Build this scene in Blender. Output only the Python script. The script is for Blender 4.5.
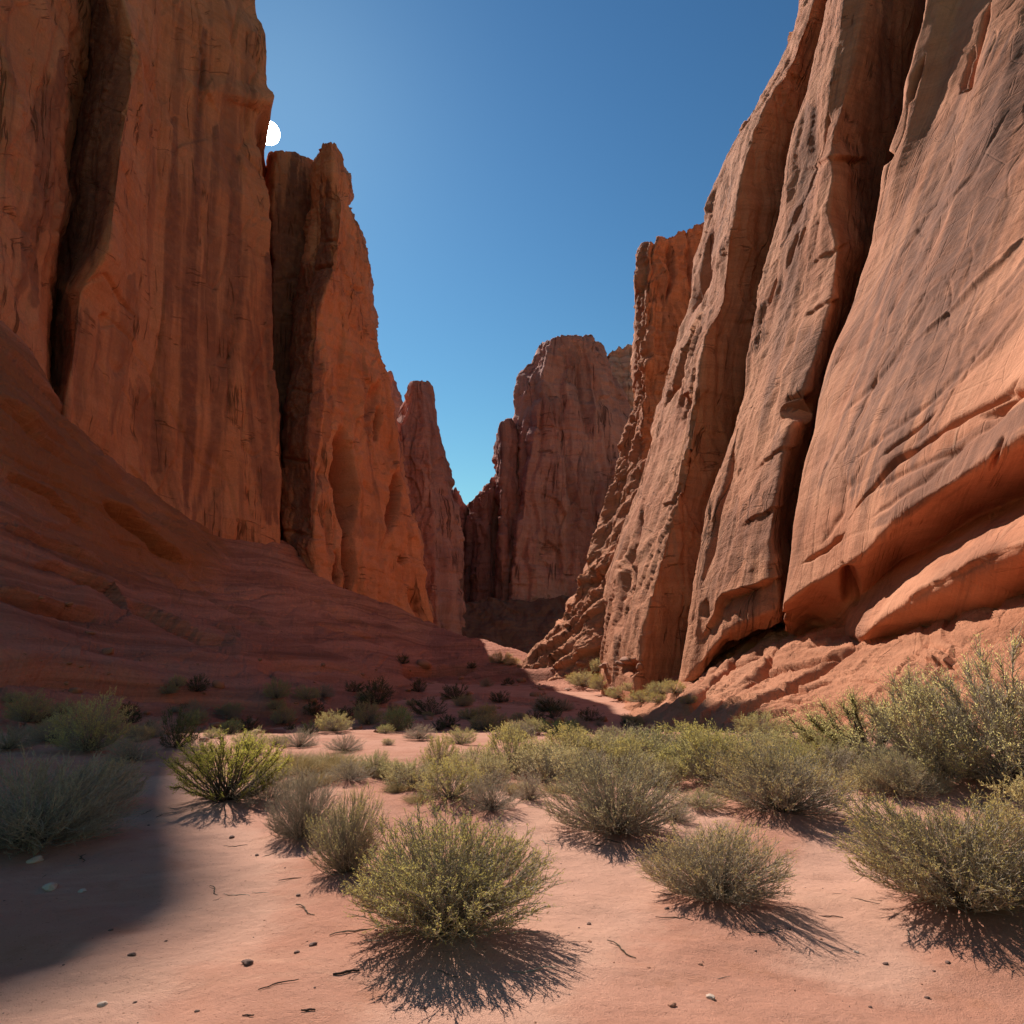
import bpy, math, random, time
import numpy as np
from mathutils import Vector

for o in list(bpy.data.objects):
    bpy.data.objects.remove(o)
T0 = time.time()
R = math.radians
C = bpy.context.scene.collection
scene = bpy.context.scene

# ------------------------------------------------------------------ camera, light, sky, exposure
FPX, PITCH, EYE = 667.0, R(13.3), 1.6
cam_data = bpy.data.cameras.new('camera')
cam_data.sensor_width = 36.0
cam_data.lens = FPX / 1024 * 36.0
cam_data.clip_start, cam_data.clip_end = 0.05, 8000
cam = bpy.data.objects.new('camera', cam_data)
C.objects.link(cam)
cam.location = (0, 0, EYE)
cam.rotation_euler = (R(90) + PITCH, 0, 0)
scene.camera = cam

SUN_AZ, SUN_EL = R(23.3), R(44.0)            # azimuth to the left of +Y
S = Vector((-math.sin(SUN_AZ) * math.cos(SUN_EL), math.cos(SUN_AZ) * math.cos(SUN_EL), math.sin(SUN_EL)))
ld = bpy.data.lights.new('sun_lamp', 'SUN')
ld.energy, ld.angle, ld.color = 4.0, R(0.22), (1.0, 0.94, 0.85)
lamp = bpy.data.objects.new('sun_lamp', ld)
C.objects.link(lamp)
lamp.rotation_euler = S.to_track_quat('Z', 'Y').to_euler()

world = bpy.data.worlds.new('World')
scene.world = world
world.use_nodes = True
wn = world.node_tree.nodes
sky = wn.new('ShaderNodeTexSky')
sky.sky_type = 'NISHITA'
sky.sun_disc = False
sky.sun_elevation, sky.sun_rotation = SUN_EL, -SUN_AZ
sky.altitude, sky.air_density, sky.dust_density, sky.ozone_density = 0, 1.8, 0.12, 1.0
wn['Background'].inputs[1].default_value = 0.075
deep = wn.new('ShaderNodeGamma'); deep.inputs[1].default_value = 1.8          # the deep clear blue of high desert air
k_ = wn.new('ShaderNodeVectorMath'); k_.operation = 'MULTIPLY'; k_.inputs[1].default_value = tuple(g * .075 ** .8 for g in (.80, 1.12, 1.16))
world.node_tree.links.new(sky.outputs[0], deep.inputs[0])
world.node_tree.links.new(deep.outputs[0], k_.inputs[0])
world.node_tree.links.new(k_.outputs[0], wn['Background'].inputs[0])

scene.view_settings.view_transform = 'Standard'
scene.view_settings.look = 'None'
scene.view_settings.exposure = 0.65
scene.view_settings.gamma = 1.0
scene.cycles.max_bounces = 8
scene.cycles.diffuse_bounces = 5
scene.cycles.transparent_max_bounces = 8

# ------------------------------------------------------------------ geometry of the view (used to measure the place)
CP, SP = math.cos(PITCH), math.sin(PITCH)

def W(px, py, Y):
    """the point at forward distance Y seen at a picture position"""
    up = 512 - py
    fw = FPX * CP - up * SP
    zz = FPX * SP + up * CP
    return np.array([(px - 512) / fw * Y, Y, EYE + zz / fw * Y])

def project(P):
    d = P[..., 1] * CP + (P[..., 2] - EYE) * SP
    u = -P[..., 1] * SP + (P[..., 2] - EYE) * CP
    d = np.maximum(d, .05)
    return 512 + FPX * P[..., 0] / d, 512 - FPX * u / d

# ------------------------------------------------------------------ noise
_rng = np.random.RandomState(7)
_perm = np.concatenate([_rng.permutation(256)] * 3).astype(np.int32)
_g = _rng.normal(size=(256, 3))
_g = (_g / np.linalg.norm(_g, axis=1, keepdims=True)).astype(np.float32)

def perlin(x, y, z):
    x, y, z = [np.asarray(a, dtype=np.float32) for a in (x, y, z)]
    x, y, z = np.broadcast_arrays(x, y, z)
    xi, yi, zi = [np.floor(a).astype(np.int32) for a in (x, y, z)]
    xf, yf, zf = x - xi, y - yi, z - zi
    u, v, w = [t * t * t * (t * (t * 6 - 15) + 10) for t in (xf, yf, zf)]
    xi &= 255; yi &= 255; zi &= 255
    A0, A1 = _perm[xi], _perm[xi + 1]
    out = 0
    for dx, A, wx in ((0, A0, 1 - u), (1, A1, u)):
        for dy, wy in ((0, 1 - v), (1, v)):
            B = _perm[A + yi + dy]
            for dz, wz in ((0, 1 - w), (1, w)):
                g = _g[_perm[B + zi + dz]]
                out = out + wx * wy * wz * (g[..., 0] * (xf - dx) + g[..., 1] * (yf - dy) + g[..., 2] * (zf - dz))
    return out * 1.5

def fbm(x, y, z, octs=4, gain=.5, lac=2.03):
    a, f, t = 1.0, 1.0, 0
    for i in range(octs):
        t = t + a * perlin(x * f + i * 17.3, y * f - i * 9.1, z * f + i * 31.7)
        a *= gain; f *= lac
    return t

def facets(x, y, z, seed=0, tilt=1.0):
    """broken rock: every Voronoi cell is a flat face with its own offset and tilt"""
    x, y, z = [np.asarray(a, np.float32) for a in (x, y, z)]
    xi, yi, zi = [np.floor(a).astype(np.int32) for a in (x, y, z)]
    best = np.full(x.shape, 1e9, np.float32); out = np.zeros_like(best)
    for dx in (-1, 0, 1):
        for dy in (-1, 0, 1):
            for dz in (-1, 0, 1):
                h = _perm[_perm[_perm[(xi + dx) & 255] + ((yi + dy + seed) & 255)] + ((zi + dz) & 255)]
                ax = x - xi - dx - .5 - .42 * _g[h, 0]; ay = y - yi - dy - .5 - .42 * _g[h, 1]; az = z - zi - dz - .5 - .42 * _g[h, 2]
                d = ax * ax + ay * ay + az * az
                m = d < best
                h2 = _perm[h + 101]
                v = (h2 / 255.0 - .5) + tilt * (ax * _g[h2, 0] + ay * _g[h2, 1] + az * _g[h2, 2])
                best = np.where(m, d, best); out = np.where(m, v, out)
    return out

def hash1(i, seed=0):
    return np.sin(i * 127.1 + seed * 311.7 + 4.3) * 43758.5453 % 1.0

def sstep(a, b, x):
    t = np.clip((x - a) / (b - a), 0, 1)
    return t * t * (3 - 2 * t)

def blur(A, sig, axis):
    if sig <= 0: return A
    r = int(sig * 3) + 1
    k = np.exp(-.5 * (np.arange(-r, r + 1) / sig) ** 2); k /= k.sum()
    pad = [(0, 0)] * A.ndim; pad[axis] = (r, r)
    B = np.pad(A, pad, mode='reflect', reflect_type='odd') if A.shape[axis] > r else np.pad(A, pad, mode='edge')
    out = 0
    n = A.shape[axis]
    for i, kk in enumerate(k):
        sl = [slice(None)] * A.ndim; sl[axis] = slice(i, i + n)
        out = out + kk * B[tuple(sl)]
    return out

# ------------------------------------------------------------------ node helpers
def new_mat(name):
    m = bpy.data.materials.new(name); m.use_nodes = True
    n = m.node_tree.nodes; n.clear()
    out = n.new('ShaderNodeOutputMaterial')
    return m, n, m.node_tree.links, out

class NB:
    def __init__(s, n, l): s.n, s.l = n, l
    def put(s, sock, v):
        if isinstance(v, bpy.types.NodeSocket): s.l.new(v, sock)
        elif v is not None:
            if isinstance(v, (tuple, list)) and sock.type == 'RGBA' and len(v) == 3: v = (*v, 1)
            sock.default_value = v
    def math(s, op, a, b=0.0, clamp=False):
        k = s.n.new('ShaderNodeMath'); k.operation = op; k.use_clamp = clamp
        s.put(k.inputs[0], a); s.put(k.inputs[1], b); return k.outputs[0]
    def mix(s, f, a, b, mode='MIX'):
        k = s.n.new('ShaderNodeMix'); k.data_type = 'RGBA'; k.blend_type = mode
        s.put(k.inputs[0], f); s.put(k.inputs[6], a); s.put(k.inputs[7], b); return k.outputs[2]
    def scale(s, v, sc):
        k = s.n.new('ShaderNodeVectorMath'); k.operation = 'MULTIPLY'
        s.put(k.inputs[0], v); k.inputs[1].default_value = sc; return k.outputs[0]
    def vadd(s, a, b):
        k = s.n.new('ShaderNodeVectorMath'); k.operation = 'ADD'
        s.put(k.inputs[0], a); s.put(k.inputs[1], b); return k.outputs[0]
    def noise(s, v, scale=1.0, detail=4, rough=.55, dist=0.0):
        k = s.n.new('ShaderNodeTexNoise')
        s.put(k.inputs['Vector'], v); k.inputs['Scale'].default_value = scale
        k.inputs['Detail'].default_value = detail; k.inputs['Roughness'].default_value = rough
        k.inputs['Distortion'].default_value = dist
        return k.outputs['Fac']
    def ramp(s, v, lo, hi, a=0.0, b=1.0, smooth=True):
        k = s.n.new('ShaderNodeMapRange'); k.interpolation_type = 'SMOOTHSTEP' if smooth else 'LINEAR'
        s.put(k.inputs[0], v)
        for i, x in enumerate((lo, hi, a, b)): k.inputs[1 + i].default_value = x
        return k.outputs[0]
    def bump(s, h, dist, strength=1.0, normal=None):
        k = s.n.new('ShaderNodeBump'); k.inputs['Strength'].default_value = strength
        k.inputs['Distance'].default_value = dist; s.put(k.inputs['Height'], h)
        if normal is not None: s.put(k.inputs['Normal'], normal)
        return k.outputs[0]
    def attr(s, name):
        k = s.n.new('ShaderNodeAttribute'); k.attribute_name = name; return k

def n_col(n, l, b, pos, sc):
    k = n.new('ShaderNodeTexNoise'); l.new(pos, k.inputs['Vector']); k.inputs['Scale'].default_value = sc; k.inputs['Detail'].default_value = 4
    return k.outputs['Color']

def sandstone(name, s, c_a, c_b, c_var, streak=.6, bedding=.5, bump=1.0, pale=None, streak_lo=.5, tilt=0.0, bedbump=1.0, lump=1.0, tint=(.5, .2, .09), line=.5, joints=.85):
    """banded sandstone; s is the size of its features in metres, c_var the desert varnish running down it"""
    m, n, l, out = new_mat(name); b = NB(n, l)
    geo = n.new('ShaderNodeNewGeometry'); pos = geo.outputs['Position']
    uv = n.new('ShaderNodeUVMap').outputs[0]
    big = b.noise(pos, .11 / s, 4, .6)
    wob = b.noise(pos, .3 / s, 2)
    col = b.mix(b.ramp(big, .35, .65), c_a, c_b)
    # bedding: thin layers in height, gently warped
    warp = n.new('ShaderNodeVectorMath'); warp.operation = 'SCALE'
    l.new(b.noise(pos, .05 / s, 2), warp.inputs[0]); warp.inputs['Scale'].default_value = 7.0 * s
    lay = b.vadd(b.scale(pos, (.03 / s, .03 / s, 1.1 / s)), b.scale(warp.outputs[0], (0, 0, .9 / s)))
    bed = b.noise(lay, 1.0, 5, .65)
    bedf = b.noise(lay, 4.5, 3, .6)
    col = b.mix(b.math('MULTIPLY', b.ramp(bed, .42, .7), bedding), col, tuple(min(1, x * 1.28 + .02) for x in c_a))
    col = b.mix(b.math('MULTIPLY', b.ramp(bed, .5, .28), bedding), col, tuple(x * .62 for x in c_b))
    col = b.mix(b.attr('tint').outputs['Fac'], col, b.mix(big, tint, tuple(x * .75 for x in tint)))
    if tilt:
        rt = n.new('ShaderNodeVectorRotate'); rt.rotation_type = 'Z_AXIS'; l.new(uv, rt.inputs['Vector']); rt.inputs['Angle'].default_value = tilt
        uv = rt.outputs[0]
    # varnish streaks down the face
    st_uv = b.vadd(b.scale(uv, (.42 / s, .022 / s, 1)), b.scale(pos, (.0, .0, .0)))
    st = b.noise(st_uv, 1.0, 5, .62, .25)
    st2 = b.noise(b.scale(uv, (1.6 / s, .06 / s, 1)), 1.0, 4, .6, .15)
    patch = b.noise(pos, .06 / s, 3, .6)
    stm = b.math('MULTIPLY', b.ramp(st, streak_lo, streak_lo + .17), b.ramp(patch, .38, .58, .15, 1.0))
    stm = b.math('MULTIPLY', stm, b.ramp(st2, .3, .62, .45, 1.0))
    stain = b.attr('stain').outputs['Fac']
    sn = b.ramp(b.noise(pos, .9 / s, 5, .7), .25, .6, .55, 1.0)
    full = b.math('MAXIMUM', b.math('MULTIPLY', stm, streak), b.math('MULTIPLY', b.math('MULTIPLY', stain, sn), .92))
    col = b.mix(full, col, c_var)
    if pale:
        col = b.mix(b.math('MULTIPLY', b.ramp(st2, .62, .75), .35), col, pale)
    # joints: thin dark cracks, tall cells
    jn = b.noise(b.scale(uv, (.17 / s, .014 / s, 1)), 1.0, 5, .55, .0)
    jh = b.noise(b.scale(uv, (.03 / s, .21 / s, 1)), 1.0, 5, .55, .0)
    gate = b.ramp(b.noise(pos, .22 / s, 3), .46, .60)
    jl = b.ramp(b.math('ABSOLUTE', b.math('SUBTRACT', jn, .5)), .0075, .0015)
    jl2 = b.math('MULTIPLY', b.ramp(b.math('ABSOLUTE', b.math('SUBTRACT', jh, .5)), .006, .0015), b.ramp(b.noise(pos, .3 / s, 3), .52, .62, 0, .7))
    crk = b.math('MAXIMUM', b.math('MULTIPLY', jl, gate), jl2)
    col = b.mix(b.math('MULTIPLY', crk, joints), col, tuple(x * .3 for x in c_b))
    # grain
    g = b.noise(pos, 5.0 / s, 5, .7)
    col = b.mix(b.ramp(g, .3, .7, .0, .45), col, b.mix(.5, col, tuple(x * .45 for x in c_b)))
    # relief
    h = b.math('ADD', b.math('MULTIPLY', bedf, .8 * bedbump), b.math('MULTIPLY', bed, 1.2 * bedbump))
    st3 = b.noise(b.scale(uv, (4.0 / s, .12 / s, 1)), 1.0, 4, .65, .1)
    h = b.math('ADD', h, b.math('MULTIPLY', b.math('ADD', st2, st3), line))
    col = b.mix(b.math('MULTIPLY', b.ramp(st3, .58, .70), .22), col, tuple(x * .5 for x in c_b))
    col = b.mix(b.math('MULTIPLY', b.ramp(st3, .42, .30), .22), col, tuple(min(1, x * 1.35) for x in c_a))
    h = b.math('ADD', h, b.math('MULTIPLY', b.noise(pos, 1.5 / s, 8, .72), 1.6 * lump))
    v = n.new('ShaderNodeTexVoronoi'); v.feature = 'DISTANCE_TO_EDGE'
    l.new(b.vadd(b.scale(pos, (.25 / s, .25 / s, .12 / s)), b.scale(warp.outputs[0], (.1 / s,) * 3)), v.inputs['Vector']); v.inputs['Scale'].default_value = 1
    h = b.math('ADD', h, b.math('MULTIPLY', b.ramp(v.outputs['Distance'], 0, .02), .25))
    h = b.math('SUBTRACT', h, b.math('MULTIPLY', crk, 1.6 * joints))
    p = n.new('ShaderNodeBsdfPrincipled')
    l.new(col, p.inputs['Base Color']); p.inputs['Roughness'].default_value = .92
    p.inputs['Specular IOR Level'].default_value = .12
    l.new(b.bump(h, .22 * s * bump, .9), p.inputs['Normal'])
    l.new(p.outputs[0], out.inputs[0])
    return m

# ------------------------------------------------------------------ object helpers
def prop(o, label=None, cat=None, group=None, kind=None):
    for k, v in (('label', label), ('category', cat), ('group', group), ('kind', kind)):
        if v: o[k] = v
    return o

def empty(name, loc=(0, 0, 0), rz=0, **kw):
    o = bpy.data.objects.new(name, None); o.empty_display_size = .3
    C.objects.link(o); o.location = loc; o.rotation_euler = (0, 0, rz)
    return prop(o, **kw)

def mesh_np(name, V, F, mat, smooth=True, uv=None, attrs=None):
    """V (n,3), F (m,k) with k = 3 or 4"""
    me = bpy.data.meshes.new(name)
    V = np.ascontiguousarray(V, dtype=np.float32); F = np.ascontiguousarray(F, dtype=np.int32)
    k = F.shape[1]
    me.vertices.add(len(V)); me.vertices.foreach_set('co', V.ravel())
    me.loops.add(F.size); me.loops.foreach_set('vertex_index', F.ravel())
    me.polygons.add(len(F))
    me.polygons.foreach_set('loop_start', np.arange(0, F.size, k, dtype=np.int32))
    me.polygons.foreach_set('use_smooth', np.full(len(F), smooth, dtype=bool))
    if uv is not None:
        ul = me.uv_layers.new(name='UVMap')
        ul.data.foreach_set('uv', np.ascontiguousarray(uv[F.ravel()], dtype=np.float32).ravel())
    for nm, a in (attrs or {}).items():
        at = me.attributes.new(nm, 'FLOAT', 'POINT')
        at.data.foreach_set('value', np.ascontiguousarray(a, dtype=np.float32).ravel())
    me.update(calc_edges=True)
    me.materials.append(mat)
    return me

def link(name, me, parent=None, loc=None):
    o = bpy.data.objects.new(name, me); C.objects.link(o)
    if parent: o.parent = parent
    if loc is not None: o.location = loc
    return o

def seg_dist(px, py, pts):
    """distance in picture units to a polyline, and the signed side (+ = below / right of it)"""
    best = np.full(px.shape, 1e9, dtype=np.float32); side = np.zeros_like(best); tt = np.zeros_like(best)
    L = len(pts) - 1
    for i in range(L):
        (x0, y0), (x1, y1) = pts[i][:2], pts[i + 1][:2]
        dx, dy = x1 - x0, y1 - y0; LL = dx * dx + dy * dy + 1e-9
        t = np.clip(((px - x0) * dx + (py - y0) * dy) / LL, 0, 1)
        d = np.hypot(px - x0 - t * dx, py - y0 - t * dy)
        s = np.sign((px - x0) * -dy + (py - y0) * dx)
        m = d < best
        best = np.where(m, d, best); side = np.where(m, s, side); tt = np.where(m, (i + t) / L, tt)
    return best, side, tt

class Cage:
    """a rock face from measured edge lines: cols run bottom -> top, given as (picture x, picture y, distance)"""
    def __init__(s, cols, step=1.5, aligned=False, ring=0.0, cap=True, su=2.0, sv=1.5, backrow=None, minseg=3, offstep=6.0, rise=0.0):
        cols3 = [np.array([W(*p) for p in c]) for c in cols]
        pxs = [np.array([(p[0], p[1]) for p in c], dtype=float) for c in cols]
        def clen(a):
            d = np.hypot(*(np.diff(a, axis=0).T)); return np.concatenate([[0], np.cumsum(d)])
        if aligned:
            segs = np.mean([np.diff(clen(a)) for a in pxs], axis=0)
            tk = np.concatenate([[0], np.cumsum(np.maximum(segs, 2))])
            ntot = tk[-1]; ts = [tk / ntot] * len(cols)
        else:
            ls = [clen(a) for a in pxs]
            ntot = max(l[-1] for l in ls); ts = [l / l[-1] for l in ls]
        nv = int(ntot / step) + 2
        v = np.linspace(0, 1, nv)
        G = np.array([[np.interp(v, t, c[:, k]) for k in range(3)] for t, c in zip(ts, cols3)])   # col,3,nv
        G = G.transpose(0, 2, 1)
        # across
        pj = np.stack(project(G), -1)
        us = [0]
        for i in range(len(cols) - 1):
            inside = (pj[i, :, 0] > -60) & (pj[i, :, 0] < 1084) | (pj[i + 1, :, 0] > -60) & (pj[i + 1, :, 0] < 1084)
            d = np.hypot(*(pj[i + 1] - pj[i]).T)
            w3 = np.linalg.norm(G[i + 1] - G[i], axis=1) / np.maximum(np.linalg.norm(G[i], axis=1), 1) * FPX
            d = max(np.percentile(d, 80), .35 * np.percentile(w3, 60))
            us.append(us[-1] + max(minseg, d / (step if inside.any() else offstep)))
        us = np.array(us); nu = int(us[-1]) + 1
        uu = np.linspace(0, us[-1], nu)
        idx = np.clip(np.searchsorted(us, uu, side='right') - 1, 0, len(cols) - 2)
        f = ((uu - us[idx]) / (us[idx + 1] - us[idx]))[:, None, None]
        P = G[idx] * (1 - f) + G[idx + 1] * f
        P = blur(blur(P, su, 0), sv, 1)
        s.nu0, s.nv0 = P.shape[:2]
        s.front = np.ones(P.shape[:2], bool)
        def shift(A, d):
            r = A[..., :2] / np.linalg.norm(A[..., :2], axis=-1, keepdims=True)
            B = A.copy(); B[..., :2] += r * d
            if rise: B[..., 2] = EYE + (B[..., 2] - EYE) * (1 + rise * d / np.linalg.norm(A[..., :2], axis=-1))  # lifts the unseen back so it throws more shade
            return B
        if cap:       # the top runs back and down a little, so nothing is open
            rows = [P]
            for k in range(1, 9):
                q = shift(P[:, -1:], (ring or 20) * (k / 8) ** 1.3 * .9)
                q[..., 2] -= min(ring or 20, 40) * .10 * k / 8
                rows.append(q)
            P = np.concatenate(rows, 1)
        if backrow:
            rows = [P]
            for k in range(1, 13):
                q = shift(P[:, s.nv0 - 1:s.nv0], backrow[0] * k / 12); q[..., 2] -= backrow[1] * (k / 12) ** 1.2
                rows.append(q)
            P = np.concatenate(rows, 1)
        if ring:      # the sides run back and close behind
            a, z = P[:1], P[-1:]
            L = [shift(a, ring * k / 10) for k in range(10, 0, -1)]
            Rr = [shift(z, ring * k / 10) for k in range(1, 11)]
            close = [Rr[-1] * (1 - k / 8) + L[0] * k / 8 for k in range(1, 9)]
            P = np.concatenate(L + [P] + Rr + close, 0); s.off = 10
        else: s.off = 0
        s.P = P
        s.px, s.py = project(P)
        s.infront = np.zeros(P.shape[:2], bool); s.infront[s.off:s.off + s.nu0, :s.nv0] = True
        s.normals()
        ul = np.concatenate([[0], np.cumsum(np.median(np.linalg.norm(np.diff(P, axis=0), axis=2), axis=1))])
        vl = np.concatenate([[0], np.cumsum(np.median(np.linalg.norm(np.diff(P, axis=1), axis=2), axis=0))])
        s.uv = np.stack(np.broadcast_arrays(ul[:, None], vl[None, :]), -1)
        s.d = np.zeros(P.shape[:2], np.float32)
        s.stain = np.zeros(P.shape[:2], np.float32); s.tint = np.zeros(P.shape[:2], np.float32)
        s.depth = np.linalg.norm(P, axis=2)
    def normals(s):
        P = s.P
        du = np.gradient(P, axis=0); dv = np.gradient(P, axis=1)
        N = np.cross(du, dv); N /= np.linalg.norm(N, axis=2, keepdims=True) + 1e-9
        N = blur(blur(N, 3, 0), 3, 1); N /= np.linalg.norm(N, axis=2, keepdims=True) + 1e-9
        view = -(P - np.array([0, 0, EYE]))
        dot = (N * view).sum(2)[s.infront]
        s.flip = dot.mean() < 0
        s.N = -N if s.flip else N
    # ---- relief, all in metres along the surface normal
    def rock(s, sz, big=1.0, flute=.5, crack=.6, strata=.35, fine=.14, blocks=0.0, seed=0, crackw=.035, lay_h=1.0, dip=0.0, dipx=0.0, chip=.15, facet=0.0, fs=1.0, ftall=2.2):
        x, y, z = s.P[..., 0] + seed * 37.7, s.P[..., 1] - seed * 11.3, s.P[..., 2]
        d = big * sz * fbm(x / (11 * sz), y / (11 * sz), z / (14 * sz), 3)
        wx = x + 1.5 * sz * perlin(x / (6 * sz), y / (6 * sz), z / (6 * sz))
        if flute:
            f = 1 - np.abs(fbm(wx / (4.5 * sz), y / (4.5 * sz), z / (40 * sz), 3)) * 2
            d += flute * sz * (f - .5)
        if crack:
            for q, (sc, st, w) in enumerate(((7.0, 9, 1.0), (3.2, 7, .6))):
                c = np.abs(perlin(wx / (sc * sz) + 5.5 * q, y / (sc * sz), z / (sc * st * sz)))
                gate = sstep(-.15, .2, perlin(x / (9 * sz), y / (9 * sz) + 7 * q, z / (20 * sz)))
                d -= crack * sz * w * gate * np.exp(-(c / (crackw / w)) ** 2)
        if strata:
            h = 1.5 * sz * lay_h
            L = (z + dip * y + dipx * x) / h + .9 * fbm(x / (16 * sz), y / (16 * sz), z / (30 * sz), 2)
            for q, (k, a) in enumerate(((.45, 1.0), (1.0, .6), (2.7, .3))):
                Lk = L * k; fl = np.floor(Lk); fr = Lk - fl
                e = sstep(0, .22, fr)
                val = hash1(fl - 1, q) * (1 - e) + hash1(fl, q) * e
                val -= .35 * np.exp(-((fr - .03) / .05) ** 2)
                d += strata * sz * a * (val - .5) * sstep(-.5, .35, perlin(x / (10 * sz), y / (10 * sz) + 31 * q, z / (10 * sz)))
        if blocks:
            bx = np.floor(wx / (2.6 * sz) + .4 * perlin(x / (2 * sz), y / (2 * sz), z / (9 * sz)))
            by = np.floor(y / (2.6 * sz) + .4 * perlin(y / (2 * sz), x / (2 * sz), z / (9 * sz)))
            bz = np.floor(z / (3.1 * sz) + hash1(bx + 57 * by) + .3 * perlin(x / (3 * sz), y / (3 * sz), z / (3 * sz)))
            d += blocks * sz * (hash1(bx + 57 * by + 131 * bz) - .5)
        d += fine * sz * fbm(x / (1.3 * sz), y / (1.3 * sz), z / (1.1 * sz), 4, .55)
        if chip:      # angular chips: creased noise, quantised in patches
            q = fbm(wx / (3.2 * sz), y / (3.2 * sz), z / (4.6 * sz), 3) * 5
            fl = np.floor(q); fr = q - fl
            d += chip * sz * ((fl + sstep(.0, .18, fr)) / 5 * 1.6 - .35 * np.abs(fbm(x / (1.9 * sz) + 3, y / (1.9 * sz), z / (2.6 * sz), 3)))
        if facet:
            wz = z + dip * y + .6 * sz * perlin(x / (3 * sz), y / (3 * sz), z / (3 * sz))
            gate = sstep(-.35, .35, fbm(x / (13 * sz) + 9, y / (13 * sz), z / (17 * sz), 2)) * .8 + .2
            for k_, (sc, am) in enumerate(((4.2, 1.0), (1.7, .42), (.75, .16))):
                q = sc * sz * fs
                d += facet * sz * am * gate * facets(wx / q, y / q, wz / (q * (ftall if k_ < 2 else 1.3)), seed + 13 * k_)
        s.d += d.astype(np.float32)
        return s
    def mask(s): return s.infront.astype(np.float32)
    def line(s, pts, width, depth, one=None):
        """a groove along a picture polyline; one='below' steps everything under the line back"""
        d, side, t = seg_dist(s.px, s.py, pts)
        wob = 1 + .5 * perlin(s.px / 23, s.py / 23, .5)
        taper = np.clip(np.minimum(t, 1 - t) * 6, .25, 1)
        g = np.exp(-(d / (width * wob * taper)) ** 2)
        s.d -= depth * g * s.mask() * taper
        return s
    def ledge(s, pts, width, depth):
        """rock above the line stands proud, the undercut below it fades back over width"""
        d, side, t = seg_dist(s.px, s.py + 3 * perlin(s.px / 45, s.py / 45, 2.2), pts)
        ends = np.clip(np.minimum(t, 1 - t) * 5, 0, 1) * (.75 + .5 * perlin(s.px / 40, s.py / 40, 9.1))
        sd = d * side
        up = .6 * np.exp(-np.maximum(-sd, 0) / (width * 1.2)); dn = -.7 * np.exp(-np.maximum(sd, 0) / (width * .6))
        k = sstep(-.8, 1.6, sd)
        s.d += (s.mask() * ends * depth * (up * (1 - k) + dn * k)).astype(np.float32)
        return s
    def dent(s, cx, cy, rx, ry, depth, rot=0, p=2):
        c, q = math.cos(rot), math.sin(rot)
        X, Y = s.px - cx, s.py - cy
        a = ((X * c + Y * q) / rx) ** 2 + ((-X * q + Y * c) / ry) ** 2
        a = a * (1 + .35 * perlin(s.px / 12, s.py / 12, 7.7))
        s.d -= depth * np.exp(-a ** p) * s.mask()
        return s
    def paint(s, pts, width, amt, soft=1.0, ang=None, to='stain', fray=1.0):
        """a stain (varnish, or painted shade) along a picture polyline, frayed in the direction ang runs (the way water runs down the rock)"""
        d, side, t = seg_dist(s.px, s.py, pts)
        if ang is None: ang = math.atan2(pts[-1][1] - pts[0][1], pts[-1][0] - pts[0][0])
        a = s.px * math.cos(ang) + s.py * math.sin(ang); c = -s.px * math.sin(ang) + s.py * math.cos(ang)
        d = d + fray * width * (.9 * fbm(c / 7, a / 170, 3.3 + width, 5) + .3 * fbm(c / 40, a / 60, 9.3, 2))
        A = getattr(s, to)
        if to == 'stain': d = d / np.clip(np.minimum(t, 1 - t) * 3 + .25, .25, 1)
        v = amt * (1 - sstep(width * (1 - soft * .5), width * (1 + soft * .5), d)) * s.mask()
        setattr(s, to, np.maximum(A, v).astype(np.float32))
        return s
    def build(s, name, mat, parent=None):
        V = s.P + s.N * s.d[..., None]
        nu, nv = V.shape[:2]
        i = np.arange(nu * nv).reshape(nu, nv)
        a, b, c, d = i[:-1, :-1], i[1:, :-1], i[1:, 1:], i[:-1, 1:]
        F = np.stack([a, b, c, d], -1).reshape(-1, 4)
        if s.flip: F = F[:, ::-1]
        me = mesh_np(name, V.reshape(-1, 3), F, mat, True, s.uv.reshape(-1, 2), {'stain': s.stain, 'tint': s.tint})
        s.V = V
        return link(name, me, parent)

# ------------------------------------------------------------------ materials of the rock
ORANGE, RUST, PALE = (.46, .19, .085), (.36, .125, .055), (.56, .30, .18)
VARN = (.105, .058, .045)
M_left = sandstone('left_sandstone', 2.2, (.72, .285, .15), (.62, .215, .105), (.20, .074, .058), streak=.8, bedding=.18, streak_lo=.5, bedbump=.35, lump=.8, bump=.8)
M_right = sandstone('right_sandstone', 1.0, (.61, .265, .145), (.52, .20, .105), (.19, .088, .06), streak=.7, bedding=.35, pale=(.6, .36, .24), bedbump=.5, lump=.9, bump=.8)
M_sheet = sandstone('sheet_sandstone', .9, (.63, .275, .155), (.53, .205, .11), (.19, .088, .06), streak=.75, bedding=.2, pale=(.62, .38, .25), tilt=.30, bedbump=.25, lump=.45, bump=.55, streak_lo=.50, line=.4, joints=.25)
M_slope = sandstone('slope_sandstone', .9, (.60, .255, .14), (.51, .20, .105), (.22, .10, .07), streak=.1, bedding=.45, bedbump=.5, lump=.9, bump=.9, joints=0)
M_talus = sandstone('talus_sandstone', 1.6, (.58, .24, .15), (.48, .18, .11), (.17, .08, .06), streak=.1, bedding=.85, tint=(.52, .19, .08), bedbump=1.1, lump=1.2, bump=1.2, joints=0)
M_far = sandstone('far_sandstone', 3.2, (.62, .285, .225), (.50, .205, .165), (.19, .09, .085), streak=.75, bedding=.3, streak_lo=.48, bedbump=.5)
M_white = sandstone('pale_caprock', 3.0, (.74, .42, .33), (.58, .28, .21), (.2, .12, .1), streak=.2, bedding=.6)

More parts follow.
